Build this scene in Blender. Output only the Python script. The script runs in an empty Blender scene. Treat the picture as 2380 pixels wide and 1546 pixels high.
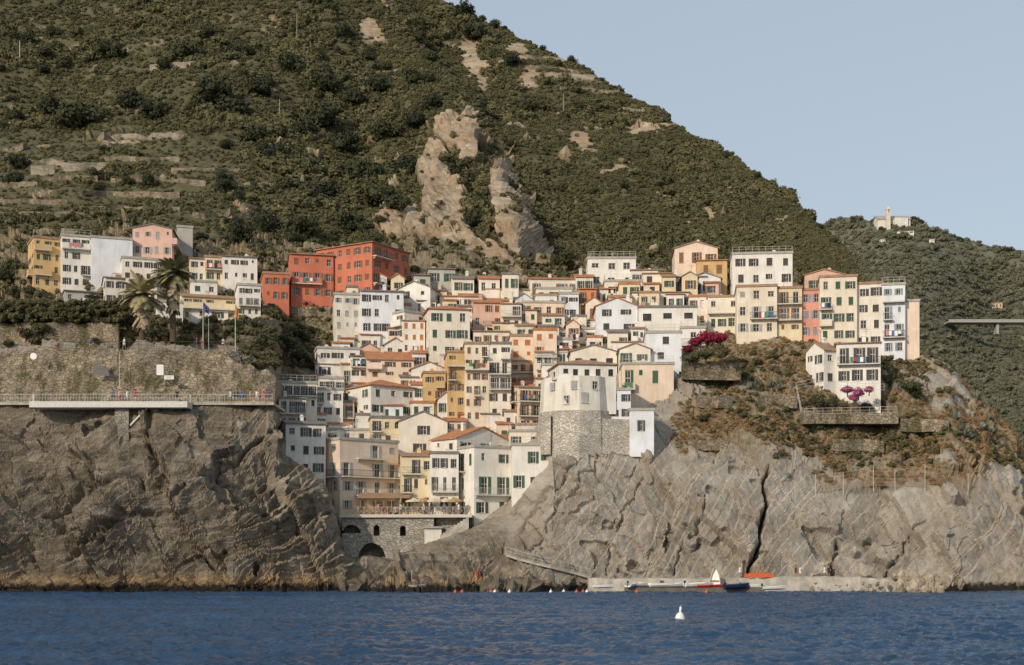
import bpy, math, random
import numpy as np
from mathutils import Vector, Matrix, Euler
from mathutils.bvhtree import BVHTree
random.seed(7)
F=3200.; CH=5.; U0=1190.; V0=1290.
def P(u,v,Y): return Vector(((u-U0)*Y/F, Y, CH+(V0-v)*Y/F))
scene=bpy.context.scene
COL=scene.collection
# ------------------------------------------------------------------ noise
def _h(ix,iy,iz,seed):
    n=(ix*374761393+iy*668265263+iz*1440662683+seed*974711)&0xffffffff
    n=((n^(n>>13))*1274126177)&0xffffffff
    n=n^(n>>16)
    return n/4294967295.0
def vnoise(x,y,z,seed=0):
    x=np.asarray(x,float);y=np.asarray(y,float)+0*x;z=np.asarray(z,float)+0*x
    ix=np.floor(x).astype(np.int64);iy=np.floor(y).astype(np.int64);iz=np.floor(z).astype(np.int64)
    fx=x-ix;fy=y-iy;fz=z-iz
    fx=fx*fx*(3-2*fx);fy=fy*fy*(3-2*fy);fz=fz*fz*(3-2*fz)
    r=0
    for dx in (0,1):
        for dy in (0,1):
            for dz in (0,1):
                w=(fx if dx else 1-fx)*(fy if dy else 1-fy)*(fz if dz else 1-fz)
                r=r+w*_h(ix+dx,iy+dy,iz+dz,seed)
    return r
def fbm(x,y,z,o=4,seed=0):
    r=0;a=.5;t=0
    for i in range(o):
        r=r+a*vnoise(x*2**i,y*2**i,z*2**i,seed+i*7);t+=a;a*=.5
    return r/t
# ------------------------------------------------------------------ materials
MATS={}
class NT:
    def __init__(s,name):
        s.m=bpy.data.materials.new(name);s.m.use_nodes=True
        s.t=s.m.node_tree;s.t.nodes.clear()
        s.out=s.n('ShaderNodeOutputMaterial');s.b=s.n('ShaderNodeBsdfPrincipled')
        s.l(s.b.outputs[0],s.out.inputs[0])
        s.b.inputs['Specular IOR Level'].default_value=.25
    def n(s,t,**k):
        nd=s.t.nodes.new(t)
        for a,b in k.items(): setattr(nd,a,b)
        return nd
    def l(s,a,b): s.t.links.new(a,b)
    def pos(s): return s.n('ShaderNodeNewGeometry').outputs['Position']
    def obj(s): return s.n('ShaderNodeTexCoord').outputs['Object']
    def mapping(s,vec,rot=(0,0,0),scale=(1,1,1)):
        m=s.n('ShaderNodeMapping');s.l(vec,m.inputs[0]);m.inputs['Rotation'].default_value=rot;m.inputs['Scale'].default_value=scale
        return m.outputs[0]
    def noise(s,vec,scale,detail=4,rough=.55,dist=0):
        m=s.n('ShaderNodeTexNoise');s.l(vec,m.inputs['Vector']);m.inputs['Scale'].default_value=scale
        m.inputs['Detail'].default_value=detail;m.inputs['Roughness'].default_value=rough;m.inputs['Distortion'].default_value=dist
        return m.outputs[0]
    def ramp(s,fac,stops):
        r=s.n('ShaderNodeValToRGB');s.l(fac,r.inputs[0]);e=r.color_ramp.elements
        while len(e)<len(stops): e.new(.5)
        for i,(p,c) in enumerate(stops):
            e[i].position=p
            if not hasattr(c,'__len__'): c=(c,c,c)
            e[i].color=(c[0],c[1],c[2],1)
        return r.outputs[0]
    def mix(s,fac,a,b,mode='MIX'):
        m=s.n('ShaderNodeMix',data_type='RGBA',blend_type=mode)
        for i,v in ((0,fac),(6,a),(7,b)):
            if hasattr(v,'links'): s.l(v,m.inputs[i])
            elif i==0: m.inputs[0].default_value=v
            else: m.inputs[i].default_value=(v[0],v[1],v[2],1)
        return m.outputs[2]
    def math(s,op,a,b=0.5):
        m=s.n('ShaderNodeMath',operation=op)
        for i,v in ((0,a),(1,b)):
            if hasattr(v,'links'): s.l(v,m.inputs[i])
            else: m.inputs[i].default_value=v
        return m.outputs[0]
    def maprange(s,v,a,b,c=0,d=1):
        m=s.n('ShaderNodeMapRange');s.l(v,m.inputs[0])
        for i,x in enumerate((a,b,c,d)): m.inputs[1+i].default_value=x
        return m.outputs[0]
    def attr(s,name): return s.n('ShaderNodeAttribute',attribute_name=name).outputs['Fac']
    def bump(s,h,dist=.1,strength=.6):
        b=s.n('ShaderNodeBump');s.l(h,b.inputs['Height']);b.inputs['Distance'].default_value=dist;b.inputs['Strength'].default_value=strength
        s.l(b.outputs[0],s.b.inputs['Normal'])
    def col(s,c,rough=.9):
        if hasattr(c,'links'): s.l(c,s.b.inputs['Base Color'])
        else: s.b.inputs['Base Color'].default_value=(c[0],c[1],c[2],1)
        s.b.inputs['Roughness'].default_value=rough
WALLC={'white':(.78,.75,.69),'bluewhite':(.73,.75,.78),'cream':(.77,.71,.61),'peach':(.77,.63,.50),'pink':(.70,.46,.36),
 'rose':(.66,.32,.24),'red':(.56,.18,.11),'ochre':(.62,.43,.21),'yellow':(.73,.62,.42),'beige':(.62,.53,.40),'grey':(.47,.45,.41),'orange':(.60,.26,.12),
 'sand':(.75,.66,.53),'stonewhite':(.70,.66,.58)}
def plaster(key):
    k='plaster_'+key
    if k in MATS: return MATS[k]
    c=WALLC[key];t=NT(k);p=t.pos()
    big=t.noise(p,.35,4);st=t.noise(t.mapping(p,scale=(1.6,1.6,.22)),1.2,5,.6)
    fine=t.noise(p,3.5,6,.65)
    c1=t.mix(t.ramp(big,[(.35,0),(.7,1)]),tuple(x*1.03 for x in c),tuple(x*y for x,y in zip(c,(.84,.82,.78))))
    dirt=t.math('MULTIPLY',t.ramp(st,[(.48,0),(.75,1)]),.42 if key!='stonewhite' else .7)
    c2=t.mix(dirt,c1,tuple(x*y for x,y in zip(c,(.55,.53,.5))))
    c3=t.mix(t.math('MULTIPLY',t.ramp(fine,[(.55,0),(.72,1)]),.25),c2,(.42,.38,.32))
    t.col(c3,.92);t.bump(fine,.05,.4)
    MATS[k]=t.m;return t.m
ROOFC={'terra':((.56,.25,.12),(.36,.17,.09)),'slate':((.27,.25,.22),(.17,.155,.14)),'brown':((.30,.17,.10),(.2,.12,.08)),'concrete':((.46,.43,.38),(.33,.31,.27)),'old':((.46,.28,.17),(.28,.19,.13))}
def roofmat(key):
    k='roof_'+key
    if k in MATS: return MATS[k]
    a,b=ROOFC[key];t=NT(k);p=t.obj()
    n=t.noise(p,1.3,6,.65);n2=t.noise(p,6,3)
    w=t.n('ShaderNodeTexWave',bands_direction='DIAGONAL');t.l(p,w.inputs[0]);w.inputs['Scale'].default_value=1.6;w.inputs['Distortion'].default_value=1.5
    c=t.mix(t.ramp(n,[(.35,0),(.65,1)]),a,b)
    c=t.mix(t.math('MULTIPLY',t.ramp(n2,[(.5,0),(.7,1)]),.5),c,tuple(x*.45 for x in a))
    t.col(c,.9)
    h=t.math('ADD',w.outputs['Fac'],n2)
    t.bump(h,.08 if key!='concrete' else .02,.6)
    MATS[k]=t.m;return t.m
def simple(name,c,rough=.7,var=.25,scale=3.,metal=0,bump=0):
    if name in MATS: return MATS[name]
    t=NT(name);p=t.pos();n=t.noise(p,scale,5,.6)
    t.col(t.mix(t.ramp(n,[(.35,0),(.7,1)]),c,tuple(x*(1-var) for x in c)),rough);t.b.inputs['Metallic'].default_value=metal
    if bump: t.bump(n,bump,.5)
    MATS[name]=t.m;return t.m
SHC={'green':(.04,.08,.05),'dark':(.055,.05,.045),'brown':(.17,.085,.045),'orange':(.38,.14,.05),'grey':(.26,.27,.26),'greyblue':(.17,.21,.24)}
def shutmat(key):
    k='shutter_'+key
    if k in MATS: return MATS[k]
    t=NT(k);p=t.obj();n=t.noise(t.pos(),1.2,3);c=SHC[key]
    w=t.n('ShaderNodeTexWave',bands_direction='Z');t.l(p,w.inputs[0]);w.inputs['Scale'].default_value=5
    t.col(t.mix(n,c,tuple(min(1,x*1.9+.01) for x in c)),.6);t.bump(w.outputs['Fac'],.03,.8)
    MATS[k]=t.m;return t.m
def glassmat():
    if 'window_glass' in MATS: return MATS['window_glass']
    t=NT('window_glass');n=t.noise(t.pos(),.8,2)
    t.col(t.mix(t.ramp(n,[(.4,0),(.65,1)]),(.015,.016,.018),(.07,.068,.06)),.12);t.b.inputs['Specular IOR Level'].default_value=.5
    MATS['window_glass']=t.m;return t.m
def stonemat(name,a,b,mortar,scale=1.6,weeds=0,joint=.6):
    if name in MATS: return MATS[name]
    t=NT(name);p0=t.pos();p=t.mapping(p0,scale=(1,1,1.7))
    vm=t.n('ShaderNodeVectorMath',operation='MULTIPLY_ADD');cc=t.n('ShaderNodeTexNoise');t.l(p0,cc.inputs['Vector']);cc.inputs['Scale'].default_value=.9
    t.l(cc.outputs['Color'],vm.inputs[0]);vm.inputs[1].default_value=(1.2,1.2,1.2);t.l(p,vm.inputs[2]);p=vm.outputs[0]
    v=t.n('ShaderNodeTexVoronoi');t.l(p,v.inputs['Vector']);v.inputs['Scale'].default_value=scale
    e=t.n('ShaderNodeTexVoronoi',feature='DISTANCE_TO_EDGE');t.l(p,e.inputs['Vector']);e.inputs['Scale'].default_value=scale
    n=t.noise(p0,.16,7,.7);n2=t.noise(p0,.5,7,.7);sep=t.n('ShaderNodeSeparateColor');t.l(v.outputs['Color'],sep.inputs[0])
    c=t.mix(sep.outputs[0],tuple(x*1.2 for x in a),b);c=t.mix(t.ramp(n,[(.4,0),(.6,.8)]),c,tuple(x*.55 for x in a))
    c=t.mix(t.ramp(n2,[(.5,0),(.68,.7)]),c,tuple(x*1.3 for x in a))
    ed=t.ramp(e.outputs['Distance'],[(.0,0),(.09,1)])
    c=t.mix(t.math('MULTIPLY',t.math('SUBTRACT',1.0,ed),joint),c,mortar)
    if weeds: c=t.mix(t.ramp(t.noise(t.mapping(p0,scale=(1,1,.5)),.4,8,.72),[(.51,0),(.58,.85)]),c,(.10,.092,.042))
    t.col(c,.95);t.bump(t.math('ADD',ed,n2),.2,.8);MATS[name]=t.m;return t.m
def foliage(name,stops,scale=1.2):
    if name in MATS: return MATS[name]
    t=NT(name);r=t.n('ShaderNodeObjectInfo').outputs['Random'];n=t.noise(t.pos(),scale,3)
    big=t.noise(t.pos(),.03,3)
    f=t.math('ADD',t.math('MULTIPLY',r,.55),t.math('MULTIPLY',n,.45))
    c=t.ramp(f,stops);c=t.mix(t.ramp(big,[(.4,0),(.65,.6)]),c,t.mix(.5,c,stops[-1][1]))
    t.col(c,.75);t.b.inputs['Specular IOR Level'].default_value=.15;MATS[name]=t.m;return t.m
GREEN=foliage('macchia_foliage',[(.12,(.053,.054,.028)),(.4,(.080,.079,.037)),(.65,(.116,.106,.049)),(.9,(.158,.137,.068))])
TREEG=foliage('tree_foliage',[(.15,(.026,.032,.019)),(.5,(.046,.052,.027)),(.9,(.085,.084,.040))])
DRY=foliage('dry_grass',[(.1,(.12,.105,.05)),(.35,(.21,.155,.078)),(.6,(.31,.205,.10)),(.9,(.33,.165,.07))])
FAR=foliage('far_foliage_hazed',[(.1,(.095,.102,.066)),(.5,(.132,.134,.088)),(.9,(.175,.166,.112))])  # paler leaf colours carry the aerial haze of distance
BARK=simple('bark',(.10,.075,.05),.95,.4,4,bump=.05)
IRON=simple('dark_iron',(.05,.045,.04),.5)
STEEL=simple('pale_steel',(.55,.54,.50),.5)
CONC=simple('concrete',(.50,.46,.39),.9,.45,.8,bump=.06)
WHITEP=simple('white_paint',(.8,.79,.76),.5,.08)
SLAB=simple('balcony_slab',(.62,.58,.5),.9,.25)
WOOD=simple('weathered_wood',(.30,.19,.11),.8,.35)
# ------------------------------------------------------------------ mesh builder
class MB:
    def __init__(s): s.v=[];s.f=[];s.mi=[]
    def quad(s,a,b,c,d,m=0):
        i=len(s.v);s.v+= [tuple(a),tuple(b),tuple(c),tuple(d)];s.f.append((i,i+1,i+2,i+3));s.mi.append(m)
    def poly(s,pts,m=0):
        i=len(s.v);s.v+=[tuple(p) for p in pts];s.f.append(tuple(range(i,i+len(pts))));s.mi.append(m)
    def box(s,x0,y0,z0,x1,y1,z1,m=0):
        i=len(s.v)
        s.v+=[(x0,y0,z0),(x1,y0,z0),(x1,y1,z0),(x0,y1,z0),(x0,y0,z1),(x1,y0,z1),(x1,y1,z1),(x0,y1,z1)]
        for q in ((0,3,2,1),(4,5,6,7),(0,1,5,4),(1,2,6,5),(2,3,7,6),(3,0,4,7)):
            s.f.append(tuple(i+k for k in q));s.mi.append(m)
    def beam(s,a,b,r,m=0):
        a=Vector(a);b=Vector(b);s.tube([a,b],[r,r],4,m)
    def tube(s,pts,rad,sides=6,m=0,cap=True):
        pts=[Vector(p) for p in pts];i0=len(s.v)
        for k,p in enumerate(pts):
            d=(pts[min(k+1,len(pts)-1)]-pts[max(k-1,0)]).normalized()
            ref=Vector((0,0,1)) if abs(d.z)<.9 else Vector((1,0,0))
            x=d.cross(ref).normalized();y=d.cross(x)
            for j in range(sides):
                an=2*math.pi*(j+.5)/sides;s.v.append(tuple(p+(x*math.cos(an)+y*math.sin(an))*rad[k]))
        for k in range(len(pts)-1):
            for j in range(sides):
                a=i0+k*sides+j;b=i0+k*sides+(j+1)%sides
                s.f.append((a,b,b+sides,a+sides));s.mi.append(m)
        if cap:
            s.f.append(tuple(i0+j for j in range(sides)));s.mi.append(m)
            n=i0+(len(pts)-1)*sides;s.f.append(tuple(n+j for j in range(sides)));s.mi.append(m)
    def prism(s,poly,axis,a,b,m=0):
        def mk(p,z,t): return (p,t,z) if axis=='y' else (t,p,z)
        n=len(poly);i=len(s.v);s.v+=[mk(p,z,a) for p,z in poly]+[mk(p,z,b) for p,z in poly]
        s.f.append(tuple(i+k for k in range(n)));s.mi.append(m);s.f.append(tuple(i+n+k for k in reversed(range(n))));s.mi.append(m)
        for k in range(n):
            s.f.append((i+k,i+(k+1)%n,i+n+(k+1)%n,i+n+k));s.mi.append(m)
    def mesh(s,name,mats,smooth=False):
        me=bpy.data.meshes.new(name);me.from_pydata(s.v,[],s.f)
        for m in mats: me.materials.append(m)
        me.polygons.foreach_set('material_index',s.mi)
        if smooth: me.polygons.foreach_set('use_smooth',[True]*len(s.f))
        me.update();return me
def add(name,data,parent=None,loc=(0,0,0),rot=(0,0,0),scale=(1,1,1)):
    o=bpy.data.objects.new(name,data);COL.objects.link(o)
    o.location=loc;o.rotation_euler=rot;o.scale=scale
    if parent: o.parent=parent
    return o
def thing(o,label,cat,group=None,kind=None):
    o['label']=label;o['category']=cat
    if group:o['group']=group
    if kind:o['kind']=kind
    return o
def structure(o,label,cat):
    o['label']=label;o['category']=cat;o['kind']='structure';return o
# ------------------------------------------------------------------ terrain sheets
def Yv(v): return 203+(1285-v)*.09
LV=[
(-260,[(1430,180),(1376,185),(1300,187),(1130,192),(938,198),208.,(812,209),222.,(735,223),240.,(640,261),(540,290)]),
(0,[(1430,180),(1376,185),(1300,187),(1130,192),(938,198),208.,(812,209),222.,(735,223),240.,(640,261),(540,290)]),
(300,[(1430,180),(1376,185),(1300,187),(1110,191.5),(938,198),208.,(812,209),222.,(748,223),238.,(640,261),(540,290)]),
(540,[(1430,180),(1376,185),(1300,187),(1120,191.5),(938,198),208.,(815,210),221.,(765,223),234.,(640,261),(550,290)]),
(632,[(1430,180),(1376,186),(1300,188),(1130,193),(942,200),208.,(850,214),220.,(790,226),(720,246),(640,262),(560,290)]),
(660,[(1430,180),(1376,186.5),(1300,189),(1170,193),(1055,198),214.,(960,224),(900,232),(830,238),(740,250),(650,261),(560,290)]),
(740,[(1430,181),(1376,187),(1310,190),(1200,194),(1115,199),212.,(1030,224),(950,233),(850,242),(760,251),(660,260),(560,288)]),
(785,[(1430,181),(1376,187),(1335,190),(1260,195),(1205,199),210.,(1060,223),(950,233),(850,242),(750,251),(660,260),(560,285)]),
(810,[(1430,181),(1376,188),(1350,191),(1310,195),(1288,199),204.,(1100,219),(980,230),(850,242),(750,251),(660,260),(560,285)]),
(920,[(1430,181),(1374,188),(1350,191),(1320,195),(1288,200),205.,(1120,218),(980,230),(850,242),(750,251),(650,260),(560,285)]),
(1000,[(1430,182),(1372,187),(1340,190),(1300,194),(1262,199),205.,(1120,218),(980,230),(850,242),(750,251),(650,260),(560,285)]),
(1100,[(1430,182),(1372,187),(1330,190),(1275,195),(1226,201),205.,(1110,217),(980,230),(850,242),(750,251),(650,260),(580,285)]),
(1180,[(1430,182),(1372,189),(1320,191),(1255,195),(1196,201),205.,(1080,217),(980,230),(850,242),(750,251),(650,260),(600,285)]),
(1225,[(1430,182),(1373,189),(1322,191),(1230,195),(1140,201),205.5,(1060,212),(955,228),(850,240),(750,250),(655,260),(600,285)]),
(1282,[(1430,182),(1374,190),(1325,191),(1180,195),(1062,201),206.,(1000,212),(930,226),(850,238),(750,250),(660,260),(600,285)]),
(1400,[(1430,182),(1374,190),(1330,191),(1170,195),(1045,202),207.,(980,212),(920,222),(850,234),(750,248),(660,260),(600,285)]),
(1520,[(1430,182),(1374,190),(1332,191),(1180,195),(1050,202),(1020,205),(960,211),(910,218),(850,229),(760,244),(660,258),(600,285)]),
(1600,[(1430,182),(1374,190),(1334,191),(1200,195),(1062,202),(1020,206),(950,211),(900,216),(840,226),(775,240),(680,256),(600,285)]),
(1700,[(1430,182),(1374,190),(1334,191),(1210,195),(1080,202),(1025,206),(955,211),(890,217),(840,224),(785,240),(680,258),(610,288)]),
(1800,[(1430,182),(1374,190),(1335,191),(1220,195),(1100,201),(1030,206),(960,211),(880,218),(785,227),245.,(670,262),(620,290)]),
(1900,[(1430,182),(1374,190),(1335,191),(1220,195),(1125,201),(1060,206),(990,211),(905,218),(800,227),245.,(690,262),(630,290)]),
(2060,[(1430,182),(1374,190),(1335,191),(1230,195),(1135,201),(1070,206),(990,211),(910,218),(828,228),248.,(760,262),(700,290)]),
(2140,[(1430,182),(1374,190),(1330,191),(1230,195),(1120,201),(1060,206),(990,211),(910,219),(834,229),248.,(850,262),(900,290)]),
(2200,[(1430,182),(1374,190),(1325,191),(1220,195),(1110,201),(1050,206),(985,211),(920,219),(852,229),(865,245),(950,262),(1060,290)]),
(2250,[(1430,182),(1374,190),(1320,191),(1210,195),(1115,201),(1065,206),(1015,212),(958,220),(905,229),(925,245),(1040,262),(1160,290)]),
(2330,[(1430,182),(1374,190),(1310,192),(1200,196),(1130,202),(1095,208),(1062,213),(1022,220),(988,228),(1020,245),(1120,262),(1240,290)]),
(2380,[(1430,182),(1374,190),(1310,192),(1220,196),(1160,202),(1135,208),(1108,213),(1076,220),(1048,228),(1085,245),(1180,262),(1300,290)]),
(2500,[(1430,184),(1374,192),(1330,194),(1280,198),(1250,202),(1230,208),(1210,213),(1190,220),(1170,228),(1230,245),(1300,262),(1370,290)]),
(2640,[(1430,190),(1390,200),(1380,202),(1370,204),(1360,206),(1350,210),(1345,215),(1340,222),(1335,230),(1350,245),(1370,262),(1400,290)]),
]
ctrl_u=np.array([c[0] for c in LV],float)
YZ=np.zeros((len(LV),12,2))
for i,(u,ls) in enumerate(LV):
    for k,e in enumerate(ls):
        if isinstance(e,tuple): Y=e[1];Z=CH+(V0-e[0])*Y/F
        else: Y=e
        YZ[i,k]=(Y,Z)
AL=np.array([.5,.9,1.25,1.2,.3,.1,.4,.15,.4,.5,.6,.8]);AR=np.array([.5,.7,1.0,1.0,.6,.7,.8,.7,.25,.2,.5,.8])
AM=np.array([.6,1.1,1.2,.9,.3,.2,.2,.2,.2,.2,.3,.5])
segn=[5,26,62,66,10,32,16,26,20,16,12]
us=np.arange(-200,2641,3.2)
rowsT=[]
for k,n in enumerate(segn):
    for j in range(n): rowsT.append(k+j/n)
rowsT.append(11.0);rowsT=np.array(rowsT)
lev=np.zeros((len(us),12,2));amp=np.zeros((len(us),12))
for k in range(12):
    for c in range(2): lev[:,k,c]=np.interp(us,ctrl_u,YZ[:,k,c])
    amp[:,k]=np.interp(us,[-260,640,820,1160,1280,2640],[AL[k],AL[k],AM[k],AM[k],AR[k],AR[k]])
k0=np.minimum(rowsT.astype(int),10);ft=rowsT-k0
Yg=lev[:,k0,0]*(1-ft)+lev[:,k0+1,0]*ft
Zg=lev[:,k0,1]*(1-ft)+lev[:,k0+1,1]*ft
Ag=amp[:,k0]*(1-ft)+amp[:,k0+1]*ft
Ug=us[:,None]+0*Yg
Xg=(Ug-U0)*Yg/F
Vg=V0-F*(Zg-CH)/Yg
def grid_normals(X,Y,Z):
    p=np.stack([X,Y,Z],-1);du=np.gradient(p,axis=0);dv=np.gradient(p,axis=1)
    n=np.cross(du,dv);n/=np.linalg.norm(n,axis=-1,keepdims=True)+1e-9;return n
def ledges(X,Y,Z,ang,layers,seed,warp=14,wf=.03,w2=1.6):
    # stacked rock beds: every bed stands out by its own amount and breaks off at joints
    c,s=math.cos(ang),math.sin(ang)
    wp=(fbm(X*wf,0*Y,Z*wf,3,seed+50)-.5)*warp+(fbm(X*.2,0*Y,Z*.2,3,seed+51)-.5)*w2
    a=X*c+Z*s;b=-X*s+Z*c+wp;r=0*X
    for i,(per,ln,am) in enumerate(layers):
        t=b/per+i*3.3;L=np.floor(t).astype(np.int64);f=t-L
        q=(a+(fbm(X*.3,0*Y,Z*.3,2,seed+60)-.5)*per*1.5)/ln+_h(L,0*L,0*L,seed+i)*9;Q=np.floor(q).astype(np.int64);g=q-Q
        hh=_h(L,Q,0*L,seed+20+i);tl=_h(L,Q,0*L+5,seed+20+i)
        r=r+am*((hh-.5)+(f-.5)*(.5+.7*tl)+(g-.5)*(tl-.5)*.8)
    return r
def ss(x,a,b):
    t=np.clip((x-a)/(b-a),0,1);return t*t*(3-2*t)
Rl=ledges(Xg,Yg,Zg,math.radians(33),[(10,17,2.6),(3.8,9,1.5),(1.5,5,.7),(.6,2.2,.28)],3,16,.03,2.4)+ledges(Xg,Yg,Zg,math.radians(112),[(13,17,1.6),(5,8,.5)],29,12,.03,1.6)
Rr=ledges(Xg,Yg,Zg,math.radians(52),[(14,23,2.5),(5.5,12,1.15),(2.0,6,.42)],9,12,.025,1.3)+ledges(Xg,Yg,Zg,math.radians(128),[(13,19,1.7),(5,9,.55)],19,10,.03,1.2)
wr=ss(Ug,950,1230)
low=fbm(Xg*.06,Yg*.06,Zg*.06,4,21)-.5
mid=fbm(Xg*.3,Yg*.3,Zg*.3,4,33)-.5
hi=fbm(Xg*1.1,Yg*1.1,Zg*1.1,3,35)-.5
strat=Rl*(1-wr)+Rr*wr
rawd=strat+low*(5.5-wr*1.8)+mid*(1.2-wr*.3)+hi*.45
cracks=[([(1795,1105),(1770,1190),(1756,1330)],4.5,4.2),([(1405,1045),(1300,1170),(1215,1320)],3,.6),([(1345,1055),(1240,1160),(1165,1290)],3,.7),
 ([(1960,1240),(1945,1290),(1930,1335)],3.5,1.2),([(345,960),(352,1100),(335,1140)],5,1.3),([(1640,1170),(1600,1250),(1570,1330)],2.6,.7),([(2150,1200),(2090,1280),(2060,1335)],3,.9),([(1500,1090),(1440,1200),(1400,1330)],2.6,.6),
 ([(150,1290),(270,1220),(420,1200)],5,1.0),
 ([(420,1190),(560,1060),(640,1000)],5,1.0),([(60,1200),(200,1120),(330,1100)],5,1.0)]
def segdist(pu,pv,a,b):
    dx,dy=b[0]-a[0],b[1]-a[1];t=np.clip(((pu-a[0])*dx+(pv-a[1])*dy)/(dx*dx+dy*dy),0,1)
    return np.hypot(pu-(a[0]+t*dx),pv-(a[1]+t*dy))
crk=0*Ug
for pl,w,dp in cracks:
    d=np.full(Ug.shape,1e9);wob=(mid*90)
    for a,b in zip(pl[:-1],pl[1:]): d=np.minimum(d,segdist(Ug+wob*.6,Vg+wob*.3,a,b))
    crk=crk+dp*np.exp(-(d/w)**2)
N=grid_normals(Xg,Yg,Zg)
if N[100,60,1]>0: N=-N
disp=rawd*Ag-crk*(rowsT<5)[None,:]
Xd=Xg+N[...,0]*disp;Yd=Yg+N[...,1]*disp;Zd=Zg+N[...,2]*disp
def sheet_mesh(name,X,Y,Z,attrs,mat,smooth=True):
    nu,nv=X.shape;co=np.stack([X,Y,Z],-1).reshape(-1,3)
    idx=np.arange(nu*nv).reshape(nu,nv)
    q=np.stack([idx[:-1,:-1],idx[1:,:-1],idx[1:,1:],idx[:-1,1:]],-1).reshape(-1,4)
    me=bpy.data.meshes.new(name);me.vertices.add(len(co));me.vertices.foreach_set('co',co.astype(np.float32).ravel())
    me.loops.add(q.size);me.loops.foreach_set('vertex_index',q.astype(np.int32).ravel())
    me.polygons.add(len(q));me.polygons.foreach_set('loop_start',np.arange(0,q.size,4,dtype=np.int32))
    me.polygons.foreach_set('loop_total',np.full(len(q),4,dtype=np.int32))
    me.update(calc_edges=True)
    me.polygons.foreach_set('use_smooth',np.full(len(q),smooth))
    for n,a in attrs.items():
        at=me.attributes.new(n,'FLOAT','POINT');at.data.foreach_set('value',a.astype(np.float32).ravel())
    me.materials.append(mat);me.update();return me,co,q
nz=fbm(Xg*.06,Yg*.06,Zg*.06,4,77)
nz2=fbm(Xg*.25,Yg*.25,Zg*.25,4,78)
vleft=(1-ss(Ug,620,700))*ss(-Vg,-815,-790)+ss(Ug,540,600)*(1-ss(Ug,760,800))*ss(-Vg,-870,-845)
vtop=ss(-Vg,-690,-640)
edge=np.interp(Ug,[1500,1600,1700,1800,1900,2100,2250,2330,2640],[1050,1062,1082,1112,1150,1165,1150,1130,1110])
vright=ss(Ug,1540,1600)*(1-ss(Vg,edge-110+nz*230-70,edge-60+nz*230-40))*ss(nz2*.6+nz*.4,.35,.48)
veg=np.clip(vleft+vtop+vright,0,1)
t=NT('cliff_rock');p=t.pos()
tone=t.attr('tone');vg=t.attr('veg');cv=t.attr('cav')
ml=t.mapping(p,rot=(0,math.radians(33),0),scale=(.14,.25,.7))
mr=t.mapping(p,rot=(0,math.radians(52),0),scale=(.09,.2,.3))
nl=t.noise(ml,1.0,10,.68,.8);nr=t.noise(mr,1.0,10,.66,.8)
fine=t.noise(p,1.3,9,.72);blot=t.noise(p,.12,6,.6)
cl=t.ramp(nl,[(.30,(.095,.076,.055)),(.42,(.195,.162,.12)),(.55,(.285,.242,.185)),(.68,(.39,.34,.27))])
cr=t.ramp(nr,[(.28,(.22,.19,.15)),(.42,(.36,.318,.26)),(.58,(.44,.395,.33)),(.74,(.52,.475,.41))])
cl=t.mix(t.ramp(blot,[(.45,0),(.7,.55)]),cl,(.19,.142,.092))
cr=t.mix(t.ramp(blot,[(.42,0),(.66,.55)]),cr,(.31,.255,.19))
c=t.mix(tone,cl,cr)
c=t.mix(t.ramp(fine,[(.32,.65),(.48,0)]),c,t.mix(.5,c,(.04,.034,.028)))
c=t.mix(t.ramp(fine,[(.58,0),(.75,.4)]),c,t.mix(.5,c,(.6,.55,.48)))
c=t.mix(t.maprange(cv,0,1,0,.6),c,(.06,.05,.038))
soil=t.ramp(fine,[(.3,(.10,.09,.045)),(.45,(.20,.155,.082)),(.6,(.29,.195,.10)),(.75,(.26,.205,.12))])
vm=t.math('MULTIPLY',vg,t.ramp(t.math('ADD',fine,t.math('MULTIPLY',blot,.6)),[(.70,1),(.98,.3)]))
c=t.mix(vm,c,soil)
sx=t.n('ShaderNodeSeparateXYZ');t.l(p,sx.inputs[0]);z=sx.outputs['Z']
zz=t.math('SUBTRACT',z,t.math('MULTIPLY',fine,2.6))
tanb=t.math('MULTIPLY',t.maprange(zz,1.6,.2,0,.7),t.math('SUBTRACT',1.0,tone))
c=t.mix(tanb,c,(.36,.24,.12))
c=t.mix(t.maprange(zz,.1,-.5,0,1),c,(.03,.024,.018))
t.col(c,.9)
hh=t.math('ADD',t.math('MULTIPLY',t.mix(tone,nl,nr),1.0),t.math('MULTIPLY',fine,.9));t.bump(hh,.55,.75)
ROCK=t.m
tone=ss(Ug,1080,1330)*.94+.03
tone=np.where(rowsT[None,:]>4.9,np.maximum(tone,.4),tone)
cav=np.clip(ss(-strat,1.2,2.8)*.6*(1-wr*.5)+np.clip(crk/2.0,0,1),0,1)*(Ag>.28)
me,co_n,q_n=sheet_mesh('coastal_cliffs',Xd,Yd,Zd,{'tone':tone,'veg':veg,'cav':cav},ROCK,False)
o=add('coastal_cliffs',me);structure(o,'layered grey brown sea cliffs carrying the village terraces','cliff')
near_bvh=BVHTree.FromPolygons(co_n.tolist(),q_n.tolist())
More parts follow.
